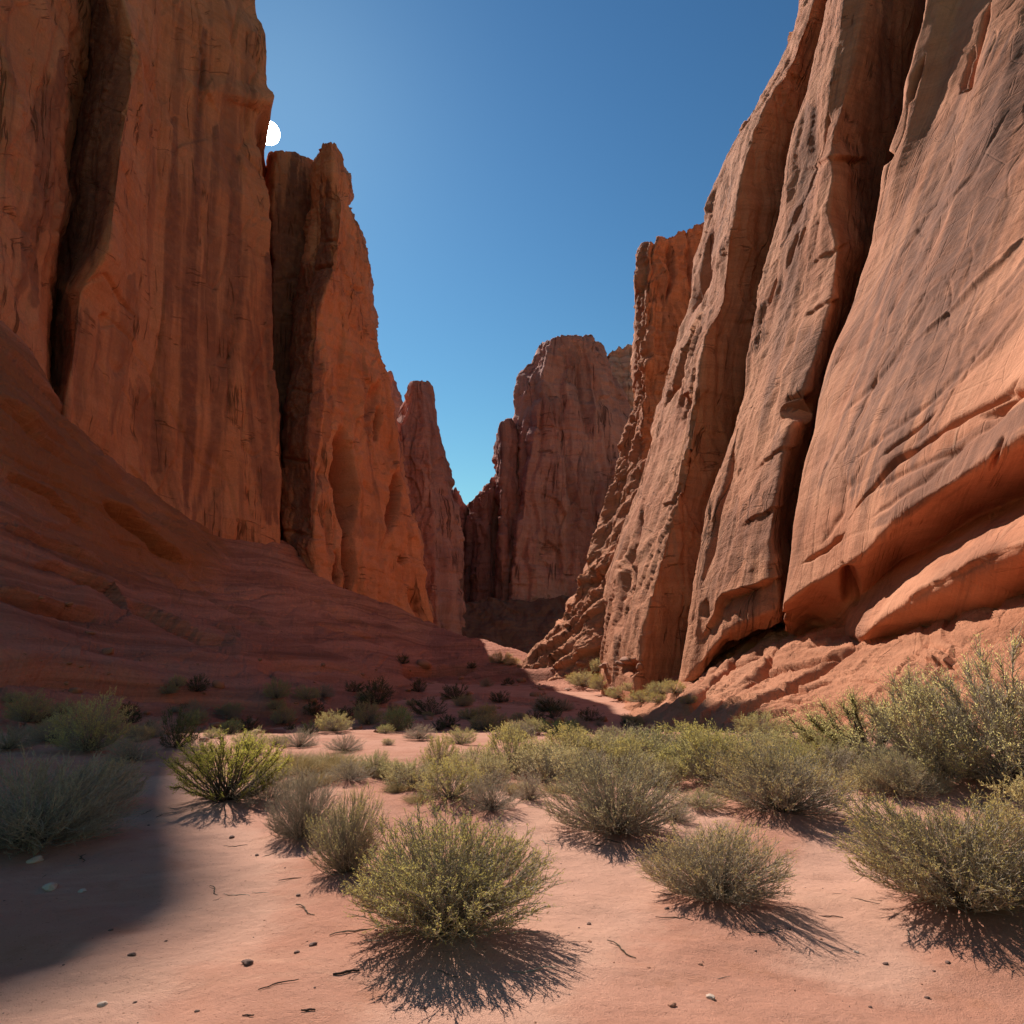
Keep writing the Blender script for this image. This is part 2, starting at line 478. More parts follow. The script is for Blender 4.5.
# ------------------------------------------------------------------ ground
def ground_z(x, y):
    x, y = np.asarray(x, float), np.asarray(y, float)
    z = -2.6 * sstep(13, 50, y) + 6.5 * sstep(60, 200, y) + 3 * sstep(170, 330, y)
    z = z + .9 * sstep(10, 34, x - .05 * y) * sstep(2, 25, y)
    a = np.exp(-(np.hypot(x, y) / 90) ** 2)
    z = z + a * .16 * fbm(x / 5.0, y / 5.0, 1.7, 2) * sstep(1, 4, np.hypot(x, y)) + a * .045 * fbm(x / 1.3, y / 1.3, 8.1, 3)
    return z

MOUNDS = []
def build_ground():
    xs = np.sinh(np.linspace(-1, 1, 620) * 5.3) / math.sinh(5.3) * 540
    y0 = np.concatenate([np.linspace(-30, 2, 40)[:-1], 2 + (np.exp(np.linspace(0, 1, 760) * 4.6) - 1) / (math.exp(4.6) - 1) * 600])
    X, Y = np.meshgrid(xs, y0, indexing='ij')
    Z = ground_z(X, Y)
    near = np.exp(-(np.hypot(X, Y - 3) / 22) ** 2)
    Z = Z + near * (.022 * fbm(X / .7, Y / .7, 4.0, 2) + .013 * fbm(X / .28, Y / .28, 2.0, 3) + .006 * fbm(X / .07, Y / .07, 5.0, 2))
    for mx, my, r, h in MOUNDS:
        dd = np.hypot(X - mx, Y - my)
        Z = Z + h * np.exp(-(dd / r) ** 2)
    V = np.stack([X, Y, Z], -1)
    i = np.arange(X.size).reshape(X.shape)
    F = np.stack([i[:-1, :-1], i[1:, :-1], i[1:, 1:], i[:-1, 1:]], -1).reshape(-1, 4)
    m, n, l, out = new_mat('red_sand'); b = NB(n, l)
    pos = n.new('ShaderNodeNewGeometry').outputs['Position']
    big = b.noise(pos, .35, 5, .6)
    col = b.mix(b.ramp(big, .35, .65), (.51, .225, .145), (.585, .285, .195))
    col = b.mix(b.ramp(b.noise(pos, 2.2, 5, .65), .5, .72, 0, .5), col, (.40, .17, .09))
    col = b.mix(b.ramp(b.noise(b.scale(pos, (.5, 1.3, 1)), .8, 6, .7, .6), .52, .66, 0, .55), col, (.66, .36, .24))
    pth = b.ramp(b.math('ADD', b.attr('trail').outputs['Fac'], b.math('MULTIPLY', b.math('SUBTRACT', b.noise(pos, 2.5, 5, .65), .5), 1.1)), .25, .8)
    col = b.mix(b.math('MULTIPLY', pth, .6), col, (.71, .40, .285))
    spk = b.noise(pos, 55, 2, .5)
    col = b.mix(b.ramp(spk, .64, .72, 0, .6), col, (.24, .10, .06))
    col = b.mix(b.ramp(b.noise(b.vadd(pos, (3.1, 7.7, 0)), 80, 2, .5), .66, .74, 0, .5), col, (.66, .42, .3))
    h = b.math('ADD', b.math('MULTIPLY', b.noise(pos, 9, 6, .65), .7), b.math('MULTIPLY', b.noise(pos, 130, 3, .7), .35))
    h = b.math('ADD', h, b.math('MULTIPLY', b.noise(pos, 2.0, 4, .6), 1.4))
    p = n.new('ShaderNodeBsdfPrincipled'); l.new(col, p.inputs['Base Color'])
    p.inputs['Roughness'].default_value = .95; p.inputs['Specular IOR Level'].default_value = .1
    l.new(b.bump(h, .05, .8), p.inputs['Normal']); l.new(p.outputs[0], out.inputs[0])
    trail = np.zeros(X.shape)
    for pts in ([(420, 1060), (520, 960), (600, 900), (575, 850), (530, 815), (500, 790), (420, 775), (330, 765)], [(600, 900), (690, 850), (690, 810), (650, 790)], [(60, 1000), (200, 930), (240, 860), (170, 810), (150, 780)], [(850, 960), (830, 880), (870, 830), (830, 800)]):
        w_ = [on_ground(*p)[:2] for p in pts]
        d_, _, _ = seg_dist(X.astype(np.float32), Y.astype(np.float32), w_)
        trail = np.maximum(trail, np.exp(-(d_ / .55) ** 2))
    V[..., 2] -= .02 * trail
    Z = V[..., 2].copy()
    o = link('ground', mesh_np('ground', V.reshape(-1, 3), F, m, True, None, {'trail': trail.ravel()})); prop(o, kind='structure')
    prop(o, label='flat red sand floor of the canyon with faint ripples', cat='ground')
    return xs, y0, Z

def on_ground(px, py):
    Y = 10.0
    fw = FPX * CP - (512 - py) * SP; zz = FPX * SP + (512 - py) * CP
    lo, hi = 1.0, 400.0
    ys = np.concatenate([np.linspace(1.5, 60, 4000), np.linspace(60, 400, 1500)])
    zr = EYE + zz / fw * ys
    g = ground_z((px - 512) / fw * ys, ys)
    k = np.argmax(zr <= g)
    Y = ys[k] if (zr <= g).any() else 60.0
    return np.array([(px - 512) / fw * Y, Y, float(ground_z((px - 512) / fw * Y, Y))])

# ------------------------------------------------------------------ left wall
def add(cols, dy): return [[(a, b, c + dy) for a, b, c in col] for col in cols]

left = empty('canyon_wall', label='towering shaded orange cliff on the left with dark varnish streaks, reaching past the sun', cat='cliff')
c_crackL = [(40, 420, 103), (40, 320, 104), (60, 200, 106), (74, 0, 110), (84, -170, 116)]
c_crackD = [(52, 425, 118), (50, 320, 120), (68, 200, 122), (84, 0, 126), (92, -170, 130)]
c_edge = [(62, 430, 106), (80, 290, 107), (108, 249, 107), (114, 205, 108), (123, 132, 110), (138, 53, 112), (123, 0, 114), (128, -170, 118)]
c_right = [(279, 560, 158), (279, 530, 158), (281, 470, 159), (276, 400, 160), (271, 300, 161), (268, 200, 162), (262, 160, 163), (257, 142, 163), (256, 124, 163), (260, 112, 163),
           (272, 102, 163), (273, 95, 164), (265, 86, 164), (264, 68, 164), (267, 34, 164), (259, 10, 165), (256, 0, 165), (240, -170, 172)]  # edge bump shaped to cast the pointed shadow onto the sand
L0 = Cage([[(-260, 330, 62), (-260, 0, 66), (-250, -170, 70)], [(0, 420, 88), (0, 200, 90), (10, 0, 94), (20, -170, 98)],
           c_crackL, [(a + 12, y, d + 16) for a, y, d in c_crackL]], step=1.6, ring=30, su=2)
L0.rock(2.0, big=.8, flute=.35, crack=.4, strata=.08, fine=.06, chip=.12, crackw=.022, facet=.34, fs=1.4, ftall=3)
L0.paint([(62, 60), (45, 180), (30, 300)], 16, .7)
L0.line([(70, 0), (52, 60), (38, 110), (20, 150)], 2.5, .6).line([(0, 200), (25, 230), (40, 262)], 2, .5)
L0.build('near_shoulder', M_left, left)

LW = Cage([c_crackD, c_edge, [(150, 520, 134), (150, 300, 133), (160, 0, 136), (160, -170, 142)], c_right], step=1.4, ring=45, su=2.5)
LW.rock(2.2, big=.45, flute=.16, crack=.35, strata=.06, fine=.05, seed=1, chip=.12, crackw=.022, facet=.30, fs=1.4, ftall=3.2)
LW.paint([(100, 0), (104, 60), (92, 160), (84, 230), (70, 280)], 24, .95, .8, fray=.3)
LW.paint([(66, 300), (60, 380)], 18, .9, .6)
for pts, w, a in (([(176, 120), (168, 300), (158, 470)], 8, .8), ([(198, 110), (187, 300), (190, 420), (185, 520)], 11, .9), ([(216, 130), (207, 300), (222, 420), (196, 520)], 9, .75),
                  ([(236, 160), (233, 300), (212, 470)], 8, .8), ([(248, 300), (262, 420), (272, 520)], 10, .85), ([(128, 280), (110, 430)], 9, .55), ([(266, 260), (274, 440)], 9, .9),
                  ([(206, 30), (200, 120), (198, 240)], 7, .8), ([(232, 60), (222, 220)], 11, .6), ([(86, 310), (80, 420)], 12, .55), ([(138, 380), (180, 520)], 10, .55), ([(180, 10), (176, 110)], 5, .5),
                  ([(250, 20), (246, 130)], 7, .5), ([(150, 150), (146, 300)], 6, .4)):
    LW.paint(pts, w, a, 1.2)
LW.line([(146, 0), (141, 40), (152, 90), (140, 140), (138, 190)], 2.2, .9).line([(205, 50), (202, 90), (200, 120)], 2.4, 1.3)
LW.line([(215, 0), (225, -20)], 3, 1).line([(100, 310), (130, 340), (165, 400), (200, 460), (245, 490)], 1.6, .5)
LW.line([(80, 285), (105, 275), (120, 300), (135, 320)], 2, .7).line([(103, 312), (106, 330)], 3, 1.2).line([(248, 485), (250, 520)], 2, .6)
LW.line([(175, 20), (180, 60), (178, 80)], 1.8, .6).line([(240, 0), (232, 40), (238, 70)], 2, .8)
LW.build('cliff_face', M_left, left)

# ------------------------------------------------------------------ left tower
tower = empty('rock_tower', label='tall orange rock tower with a rounded knob top standing against the shaded left cliff', cat='rock tower')
t_sil = [(436, 640, 196), (432, 620, 195), (424, 585, 194), (418, 535, 193), (409, 507, 193), (401, 463, 192), (395, 419, 192), (387, 376, 191), (377, 355, 190), (375, 330, 190),
         (370, 288, 190), (366, 260, 188), (361, 230, 187), (353, 214, 184), (346, 206, 182), (351, 192, 180), (348, 175, 178), (341, 160, 176), (335, 149, 175)]
t_cor = [(318, 610, 160), (312, 560, 160), (311, 520, 160), (308, 430, 161), (314, 360, 162), (317, 310, 163), (336, 265, 164), (342, 205, 166), (334, 175, 167), (331, 144, 168)]
t_pl = [(282, 560, 170), (281, 480, 170), (289, 400, 171), (296, 320, 172), (306, 262, 172), (313, 200, 173), (312, 165, 173), (322, 148, 173)]
TW = Cage([[(x + 1, y, 184) for x, y, _ in t_pl], t_pl, t_cor, [(378, 625, 176), (362, 480, 176), (352, 360, 176), (352, 260, 175), (347, 205, 174), (340, 165, 173), (333, 145, 172)], t_sil],
          step=1.1, ring=80, su=1.6, rise=.94)  # unseen back of the tower lengthened and raised to shade the ridge
TW.rock(1.9, big=.55, flute=.35, crack=.5, strata=.2, fine=.1, seed=2, chip=.28, facet=.55)
TW.dent(344, 482, 9, 42, 15, rot=-.08, p=3).dent(350, 572, 5, 20, 16, p=3).dent(336, 570, 4, 17, 6, p=3).dent(338, 455, 6, 28, 4, rot=.1, p=3)
TW.line([(345, 450), (349, 505), (347, 550), (350, 590)], 3, 9).line([(327, 500), (330, 560)], 2.5, 1.5)
TW.dent(377, 423, 3.0, 15, 7, p=3).dent(372, 400, 5, 18, 3, rot=.25, p=3).dent(394, 500, 5, 30, 7, rot=.2, p=3).dent(418, 605, 5, 16, 3.5, rot=-.3)
TW.dent(402, 560, 4, 4, 2).line([(362, 480), (374, 496)], 2, 1.2).line([(345, 220), (348, 300), (356, 360)], 3, 1.0).line([(352, 285), (362, 292)], 2.5, 1.5)
TW.line([(310, 268), (335, 262)], 2.2, 1.5).line([(314, 238), (338, 240)], 2, .8).line([(292, 390), (316, 392)], 1.5, .6).line([(283, 458), (308, 462)], 1.6, .9).line([(284, 530), (325, 540)], 1.8, .9)
TW.paint([(330, 190), (322, 260), (305, 310), (300, 400), (296, 480), (296, 580)], 17, .95, .5).paint([(330, 370), (326, 440)], 5, .5).paint([(362, 510), (360, 540)], 12, .45)
TW.build('tower_face', M_left, tower)
SL = Cage([[(266, 560, 186), (269, 300, 186), (268, 200, 186), (268, 152, 187)], [(270, 560, 180), (272, 300, 180), (272, 200, 180), (276, 152, 181)],
           [(300, 560, 186), (300, 300, 186), (306, 200, 186), (296, 152, 186)], [(322, 560, 192), (322, 300, 192), (322, 200, 192), (315, 160, 192)]], step=1.4, ring=25, su=1.5)
SL.rock(1.8, big=.5, flute=.3, crack=.4, strata=.3, fine=.15, seed=3, facet=.4)
SL.paint([(290, 160), (285, 300), (280, 520)], 26, .9, .6)
SL.line([(270, 282), (302, 276)], 2, .8).line([(271, 320), (300, 322)], 1.6, .6)
SL.build('recessed_slab', M_left, tower)

# ------------------------------------------------------------------ towers further in
def far_tower(name, label, cols, ring, seed, mat=M_far, sz=3.0, **kw):
    g = Cage(cols, step=1.0, ring=ring, su=1.2, sv=1.0)
    p = dict(big=.55, flute=.5, crack=.6, strata=.3, fine=.12, seed=seed, blocks=.0, chip=.2, facet=.7); p.update(kw)
    g.rock(sz, **p)
    return g

g = far_tower('', '', [[(372, 660, 290), (384, 400, 290), (388, 392, 290), (396, 424, 288), (400, 412, 288), (404, 398, 286), (410, 384, 286)],
                       [(402, 660, 262), (405, 560, 262), (404, 470, 264), (402, 440, 264), (400, 425, 266), (408, 410, 268), (412, 396, 269), (414, 382, 270)],
                       [(440, 660, 262), (436, 560, 263), (430, 450, 265), (424, 410, 268), (421, 380, 270)],
                       [(466, 660, 282), (464, 580, 280), (461, 530, 278), (455, 500, 277), (447, 475, 276), (443, 445, 276), (437, 415, 275), (431, 386, 275), (427, 381, 275)]], 120, 4)  # unseen back made deep so the tower shades the canyon floor
g.line([(408, 395), (404, 410), (397, 425)], 3, 2).line([(413, 470), (417, 490)], 2, 1.2).line([(428, 470), (430, 500)], 2.4, 1)
o = g.build('rock_tower', M_far); prop(o, label='slim flat topped rock tower beyond the orange tower, left of the sky gap', cat='rock tower')
g = far_tower('', '', [[(372, 600, 345), (380, 420, 345), (384, 372, 345)], [(392, 600, 335), (392, 420, 335), (390, 373, 337)], [(412, 600, 340), (408, 420, 342), (403, 396, 344), (397, 380, 345)]], 40, 5)
o = g.build('rock_tower', M_far); prop(o, label='small dark rock knob peeping out between the orange tower and the slim tower', cat='rock tower')
g = far_tower('', '', [[(440, 660, 350), (446, 520, 350), (450, 490, 352)], [(455, 660, 340), (455, 520, 342), (455, 488, 345)], [(469, 660, 352), (468, 560, 352), (467, 525, 352), (461, 497, 352)]], 40, 6)
o = g.build('rock_tower', M_far); prop(o, label='low far rock spur at the foot of the sky gap, right of the slim tower', cat='rock tower')

# ------------------------------------------------------------------ the butte closing the canyon
butte = empty('butte', label='massive hazy red butte standing mid canyon with a broad stepped summit', cat='butte')
g = far_tower('', '', [[(498, 630, 335), (500, 560, 335), (510, 480, 333), (513, 420, 332), (514, 395, 330), (517, 374, 330), (526, 364, 330), (533, 366, 330), (533, 350, 330), (541, 342, 330)],
                       [(508, 630, 305), (512, 580, 305), (524, 500, 306), (532, 440, 307), (541, 400, 308), (546, 362, 312), (550, 340, 318)],
                       [(560, 640, 308), (562, 500, 309), (566, 400, 311), (567, 337, 316)],
                       [(612, 640, 312), (606, 500, 314), (600, 400, 316), (594, 360, 320), (590, 338, 324)],
                       [(650, 640, 330), (646, 500, 332), (636, 430, 334), (624, 390, 336), (614, 366, 338), (606, 352, 338)]], 70, 7, flute=.6, strata=.4)
g.line([(578, 358), (582, 400), (590, 440)], 2.5, 3).line([(592, 365), (604, 420), (612, 470)], 2.2, 2.5).line([(548, 385), (556, 430)], 2, 1.5).line([(520, 425), (600, 432)], 1.6, 1.0)
g.line([(560, 425), (562, 460)], 2, 1.5).dent(570, 560, 26, 44, 3, p=2).paint([(585, 470), (590, 560)], 40, .55, 1).paint([(575, 350), (590, 420)], 10, .5, 1).paint([(540, 380), (560, 420)], 10, .4, 1)
g.build('main_block', M_far, butte)
g = far_tower('', '', [[(494, 620, 322), (497, 560, 322), (496, 470, 324), (497, 432, 325)], [(500, 620, 312), (502, 560, 312), (503, 470, 314), (502, 425, 316)],
                       [(522, 620, 322), (522, 500, 322), (518, 440, 322), (512, 418, 322)]], 30, 8)
g.build('front_fin', M_far, butte)
g = far_tower('', '', [[(463, 640, 345), (464, 560, 345), (466, 520, 345), (468, 500, 345)], [(474, 630, 332), (476, 560, 333), (478, 500, 334), (481, 491, 336)],
                       [(490, 630, 328), (492, 560, 328), (492, 490, 330), (492, 479, 331)], [(512, 630, 345), (510, 560, 345), (506, 490, 345), (500, 476, 345)]], 40, 9)
g.build('side_fin', M_far, butte)
g = far_tower('', '', [[(585, 640, 420), (590, 450, 420), (594, 352, 420)], [(612, 640, 405), (612, 450, 408), (610, 350, 412)], [(640, 640, 405), (640, 450, 408), (636, 344, 412)], [(690, 640, 420), (690, 450, 420), (690, 340, 425)]], 70, 10, strata=.5, blocks=.5)
o = g.build('mesa', M_white); prop(o, label='pale capped mesa behind the butte, showing between it and the right hand tower', cat='mesa')

FS = Cage([[(420, 668, 262), (420, 652, 268), (420, 632, 275), (420, 612, 283)], [(470, 668, 268), (474, 650, 274), (476, 628, 282), (478, 600, 294)], [(530, 668, 268), (530, 648, 275), (530, 626, 284), (530, 600, 297)],
           [(590, 668, 268), (590, 648, 275), (590, 624, 285), (590, 596, 298)], [(670, 668, 268), (670, 648, 275), (670, 620, 285), (670, 592, 298)]], step=1.0, aligned=True, cap=False, su=4, sv=4)
FS.rock(2.0, big=.7, flute=0, crack=0, strata=.2, fine=.2, seed=21, chip=.3, facet=.5, ftall=.6)
M_shade_scree = sandstone('shade_darkened_scree', 1.4, (.24, .12, .085), (.18, .09, .065), (.09, .06, .05), streak=0, bedding=.3, lump=1.5, joints=0)  # scree colour darkened, and its slope steepened, to stand in for shadow
prop(FS.build('scree_slope', M_shade_scree), label='steep shaded scree banked against the foot of the butte', cat='rock slope', kind='structure')

# ------------------------------------------------------------------ right mid tower with its broken foot
midt = empty('rock_tower', label='blocky reddish tower with a crumbling crown rising between the butte and the sunlit right wall', cat='rock tower')
m_sil = [(600, 560, 158), (610, 500, 158), (618, 470, 158), (624, 445, 158), (633, 420, 158), (637, 395, 158), (635, 360, 158), (637, 310, 158), (634, 285, 159), (634, 272, 159), (637, 258, 160), (644, 248, 160)]
m_cor = [(622, 560, 146), (632, 500, 146), (640, 450, 147), (644, 395, 148), (645, 340, 149), (647, 290, 151), (651, 244, 153)]
MT = Cage([m_sil, m_cor, [(670, 560, 148), (672, 400, 150), (672, 300, 152), (672, 233, 155)], [(720, 560, 152), (716, 400, 154), (705, 300, 156), (702, 224, 158)], [(760, 560, 165), (750, 400, 166), (735, 300, 167), (720, 222, 168)]], step=1.1, ring=40, su=1.4)
MT.rock(1.5, big=.6, flute=.5, crack=.6, strata=.5, fine=.18, seed=11, blocks=.45, facet=.7)
MT.line([(668, 240), (672, 275), (666, 300)], 2.4, 2.5).line([(652, 315), (650, 360), (645, 372)], 3, -1.6).line([(688, 240), (690, 300)], 2.4, 1.5).dent(648, 365, 8, 8, -1.4)
MT.build('tower_face', M_right, midt)
FT = Cage([[(505, 690, 122), (525, 662, 122), (545, 640, 122), (565, 615, 122), (578, 588, 122), (588, 555, 123), (601, 523, 123), (612, 490, 124), (620, 462, 126)],
           [(550, 705, 108), (566, 668, 109), (584, 632, 110), (600, 600, 111), (610, 565, 112), (622, 530, 113), (634, 495, 115), (642, 465, 118)],
           [(610, 705, 100), (618, 660, 101), (628, 620, 102), (640, 580, 103), (650, 540, 105), (660, 500, 107), (672, 465, 110)],
           [(690, 705, 92), (690, 660, 93), (690, 620, 94), (700, 580, 95), (700, 540, 97), (706, 500, 99), (714, 465, 102)]], step=1.0, ring=25, su=1.8)
FT.rock(1.1, big=.9, flute=.4, crack=.4, strata=.45, fine=.12, seed=12, dip=.8, lay_h=.9, chip=.35, facet=.8, ftall=1.0)
FT.ledge([(530, 660), (560, 640), (600, 612), (622, 590)], 9, 1.6).ledge([(545, 675), (580, 655), (612, 640)], 9, 1.6).ledge([(580, 590), (600, 575), (622, 560)], 8, 1.3)
FT.line([(625, 530), (617, 575), (610, 640), (606, 680)], 3.5, 2.2).line([(643, 500), (634, 560), (628, 620)], 3, 1.8)
FT.build('broken_foot', M_right, midt)

# ------------------------------------------------------------------ right wall: three great buttresses
rw = empty('canyon_wall', label='huge sunlit sandstone wall on the right, leaning back in sawtooth buttresses above an undercut ledge', cat='cliff')
p1_s = [(596, 700, 100), (602, 640, 102), (606, 570, 104), (626, 520, 103), (640, 480, 102), (655, 430, 101), (672, 350, 99), (688, 310, 98), (699, 240, 97), (716, 185, 97), (728, 155, 96), (752, 118, 96), (768, 82, 96), (786, 50, 96), (796, 25, 96), (800, 0, 96), (842, -120, 100)]
p1_e = [(636, 715, 76), (637, 685, 76), (643, 625, 76), (655, 580, 76), (665, 540, 77), (680, 490, 77), (697, 400, 77), (705, 338, 77), (722, 300, 78), (727, 243, 78), (741, 180, 79), (753, 129, 79), (792, 62, 80), (807, 20, 80), (818, -10, 81), (855, -120, 84)]
p1_d = [(682, 715, 78), (680, 680, 78), (688, 620, 78), (697, 560, 78), (708, 510, 79), (728, 440, 79), (740, 400, 79), (750, 340, 79), (762, 290, 80), (774, 243, 80), (793, 152, 81), (808, 88, 81), (820, 44, 82), (832, -5, 82), (872, -120, 86)]
p1_m = [(614, 710, 88), (618, 640, 88), (628, 570, 88), (646, 520, 89), (660, 470, 89), (674, 420, 89), (688, 350, 89), (703, 308, 89), (712, 245, 89), (728, 180, 88), (738, 142, 87), (772, 86, 87), (790, 50, 87), (803, 5, 88), (848, -120, 92)]
B1 = Cage([p1_s, p1_m, p1_e, p1_d, [(x + 26, y, d + 3) for x, y, d in p1_d]], step=1.1, ring=40, su=1.3)
B1.rock(1.1, big=.5, flute=.3, crack=.15, strata=.08, fine=.06, seed=13, dip=1.3, lay_h=.7, chip=.0, facet=.62, fs=1.2, ftall=2.0)
B1.line([(628, 610), (634, 560), (645, 500)], 3, 1.6).line([(619, 640), (621, 600), (633, 530)], 3, 1.2)
B1.line([(690, 345), (676, 385), (666, 405)], 2.4, 1.2).line([(686, 395), (680, 428)], 1.8, 1.0).line([(712, 225), (704, 275), (692, 312)], 4, 1.5)
B1.dent(632, 668, 8, 7, 1.6, p=3)
B1.build('buttress', M_right, rw)['label'] = 'farthest rib with a rough sunlit edge and a dark face'

p2_s = [(676, 700, 66), (680, 680, 66), (688, 620, 66), (697, 560, 66), (708, 510, 66), (727, 440, 67), (738, 400, 67), (749, 340, 67), (760, 290, 68), (772, 243, 68), (791, 152, 69), (806, 88, 69), (818, 44, 70), (828, 0, 70), (868, -120, 76)]
p2_m = [(728, 640, 60), (732, 627, 57), (735, 560, 57), (745, 500, 57.5), (762, 420, 58), (780, 340, 59), (795, 290, 60), (808, 230, 61), (818, 160, 62), (832, 80, 62), (846, 0, 63), (885, -120, 68)]
p2_b = [(778, 622, 53), (779, 608, 50.5), (774, 570, 50), (770, 540, 50), (778, 490, 50), (788, 440, 50.5), (803, 400, 51), (822, 335, 52), (833, 295, 53), (838, 250, 55), (828, 211, 56.5), (833, 176, 57.5), (832, 141, 59), (850, 82, 60.5), (860, 30, 61), (866, 0, 62), (905, -120, 66)]
p2_c = [(x, y, d + (3 if y < 560 else 0) + (2 if y < 200 else 0)) for x, y, d in [(800, 622, 56), (800, 560, 54), (806, 500, 54), (815, 450, 55), (828, 400, 55), (860, 293, 57), (872, 243, 58), (882, 190, 59), (894, 130, 60), (906, 70, 61), (918, 0, 62), (960, -120, 67)]]
B2 = Cage([[(x + 14, y, d + 9) for x, y, d in p2_s], p2_s, p2_m, p2_b, p2_c, [(x + 20, y, d + 6) for x, y, d in p2_c]], step=1.2, ring=30, su=2.2)
B2.rock(1.0, big=.5, flute=.3, crack=.0, strata=.06, fine=.05, seed=14, chip=.0, facet=.14, fs=1.3, ftall=4)
B2.line([(702, 590), (716, 520), (738, 430)], 2.2, 1.3).line([(708, 600), (708, 620)], 2.4, 1.2)
B2.line([(828, 112), (824, 138), (819, 166)], 1.8, 1.0).line([(800, 202), (794, 226)], 1.1, .6).line([(801, 232), (794, 250), (788, 270)], 1.2, .8).line([(809, 226), (800, 248)], 1.0, .5).line([(777, 276), (767, 306)], 1.0, .5)
B2.ledge([(700, 640), (728, 598), (760, 586), (782, 574)], 14, 1.2)
for k, yy in enumerate((452, 512, 302, 250)):
    x0 = np.interp(yy, [250, 300, 335, 445, 520], [842, 836, 822, 790, 776])
    B2.ledge([(x0 - 34, yy + 16), (x0 - 14, yy + 3), (x0 + 8, yy - 8)], 8, .35)
B2.dent(800, 408, 8, 12, 2.2, rot=.5).ledge([(795, 166), (830, 160), (870, 158)], 8, .7)
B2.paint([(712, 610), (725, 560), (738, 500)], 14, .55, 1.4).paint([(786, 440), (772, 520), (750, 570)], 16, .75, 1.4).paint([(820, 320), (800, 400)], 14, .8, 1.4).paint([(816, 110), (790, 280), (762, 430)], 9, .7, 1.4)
B2.paint([(890, 0), (872, 130), (860, 240)], 14, .75, 1.4)  # painted shade: darkens the rib face in the gap beside the near sheet
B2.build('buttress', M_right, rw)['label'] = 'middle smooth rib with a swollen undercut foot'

# the near sheet with two ledges below it; every column: hidden foot, cave, lower lip, ledge top, cave, upper lip, sheet
p3 = [
 # px 780
 [(782, 632, 50), (782, 626, 49.5), (781, 622, 49), (781, 619, 48.8), (781, 616, 49.2), (782, 613, 49.5), (781, 610, 47), (780, 606, 46.5), (791, 555, 46.5), (800, 500, 47), (820, 400, 48), (853, 293, 50), (870, 243, 50.3), (881, 170, 50.5), (900, 108, 50.5), (926, 0, 51.5), (960, -120, 56)],
 [(812, 640, 52), (812, 634, 52), (812, 628, 51), (812, 624, 51), (812, 618, 50), (812, 606, 49), (813, 586, 43), (813, 580, 42.6), (816, 530, 43), (824, 470, 44), (842, 390, 45), (870, 290, 47), (886, 230, 47.8), (898, 160, 48.5), (918, 90, 49.2), (940, 0, 50.5), (975, -120, 55)],
 [(842, 646, 48), (842, 640, 48), (842, 634, 47.5), (842, 630, 47), (842, 616, 46), (842, 604, 45), (840, 573, 39), (839, 566, 38.6), (842, 510, 39), (850, 450, 40), (868, 370, 41), (896, 270, 43.5), (910, 210, 45), (925, 140, 47), (940, 80, 48.5), (960, 0, 50.5), (995, -120, 55)],
 [(864, 650, 40), (864, 642, 39.5), (864, 636, 36.8), (864, 628, 36.4), (868, 602, 40), (867, 592, 42), (866, 558, 35.8), (865, 550, 35.4), (868, 490, 36), (878, 430, 37), (895, 350, 38.5), (922, 250, 41), (936, 190, 43), (948, 130, 44.5), (962, 70, 46), (980, 0, 48), (1015, -120, 53)],
 [(900, 648, 36.5), (900, 636, 36), (900, 613, 32.6), (900, 604, 32), (900, 574, 36), (900, 560, 38.5), (898, 524, 32), (897, 516, 31.6), (902, 450, 32.6), (910, 400, 33.5), (925, 330, 35), (948, 230, 38), (962, 170, 40), (972, 110, 42), (985, 55, 43.5), (1000, 0, 45.5), (1036, -120, 50)],
 [(935, 640, 33), (935, 622, 32), (935, 596, 28.8), (935, 585, 28.2), (935, 556, 32), (935, 544, 35), (932, 500, 28.6), (931, 491, 28.2), (938, 430, 29.5), (946, 370, 31), (958, 300, 33), (978, 210, 36), (990, 150, 38), (1000, 95, 40), (1012, 45, 41.5), (1025, 0, 43), (1062, -120, 48)],
 [(975, 630, 29.5), (975, 614, 28.5), (975, 574, 25.3), (975, 562, 24.8), (975, 530, 28.5), (975, 518, 31.5), (974, 474, 25.4), (973, 464, 25), (982, 400, 26.5), (990, 340, 28), (1002, 270, 30.5), (1022, 185, 33.5), (1034, 125, 36), (1044, 75, 38), (1056, 30, 39.5), (1070, -10, 41), (1105, -120, 45)],
 [(1024, 610, 26), (1024, 592, 25), (1024, 555, 21.9), (1024, 542, 21.5), (1024, 514, 25), (1024, 498, 28), (1024, 444, 22.1), (1024, 433, 21.7), (1034, 365, 23), (1044, 305, 25), (1056, 235, 27.5), (1078, 150, 31), (1090, 95, 33.5), (1100, 50, 35.5), (1110, 10, 37), (1124, -30, 38.5), (1155, -120, 42)],
 [(1260, 470, 15.5), (1260, 450, 15), (1260, 410, 13.3), (1260, 395, 13), (1260, 370, 16), (1260, 345, 18), (1255, 290, 13.5), (1255, 275, 13.2), (1270, 205, 15), (1280, 150, 17), (1295, 90, 19), (1315, 40, 22), (1330, 0, 24), (1340, -40, 26), (1350, -70, 28), (1360, -90, 30), (1380, -120, 33)],
]
B3 = Cage([[(x + 16, y, d + 9) for x, y, d in p3[0]]] + p3, step=1.15, aligned=True, ring=22, su=3.0, sv=1.6)
B3.rock(.9, big=.45, flute=.10, crack=.08, strata=.06, fine=.03, seed=15, chip=.0, crackw=.02)
B3.line([(992, 0), (985, 20), (975, 50), (966, 85), (957, 92)], 1.8, .8).line([(972, 45), (964, 70), (958, 90)], 2.2, .6).line([(925, 55), (915, 80), (907, 104)], 2.2, 1.1).dent(886, 158, 3, 7, 1.2, rot=.7)
B3.line([(1024, 232), (1000, 262), (960, 300), (905, 350)], 2.2, -.18).line([(940, 410), (905, 442), (885, 460)], 1.3, .25).line([(800, 563), (822, 551), (842, 532)], 1.6, .5)
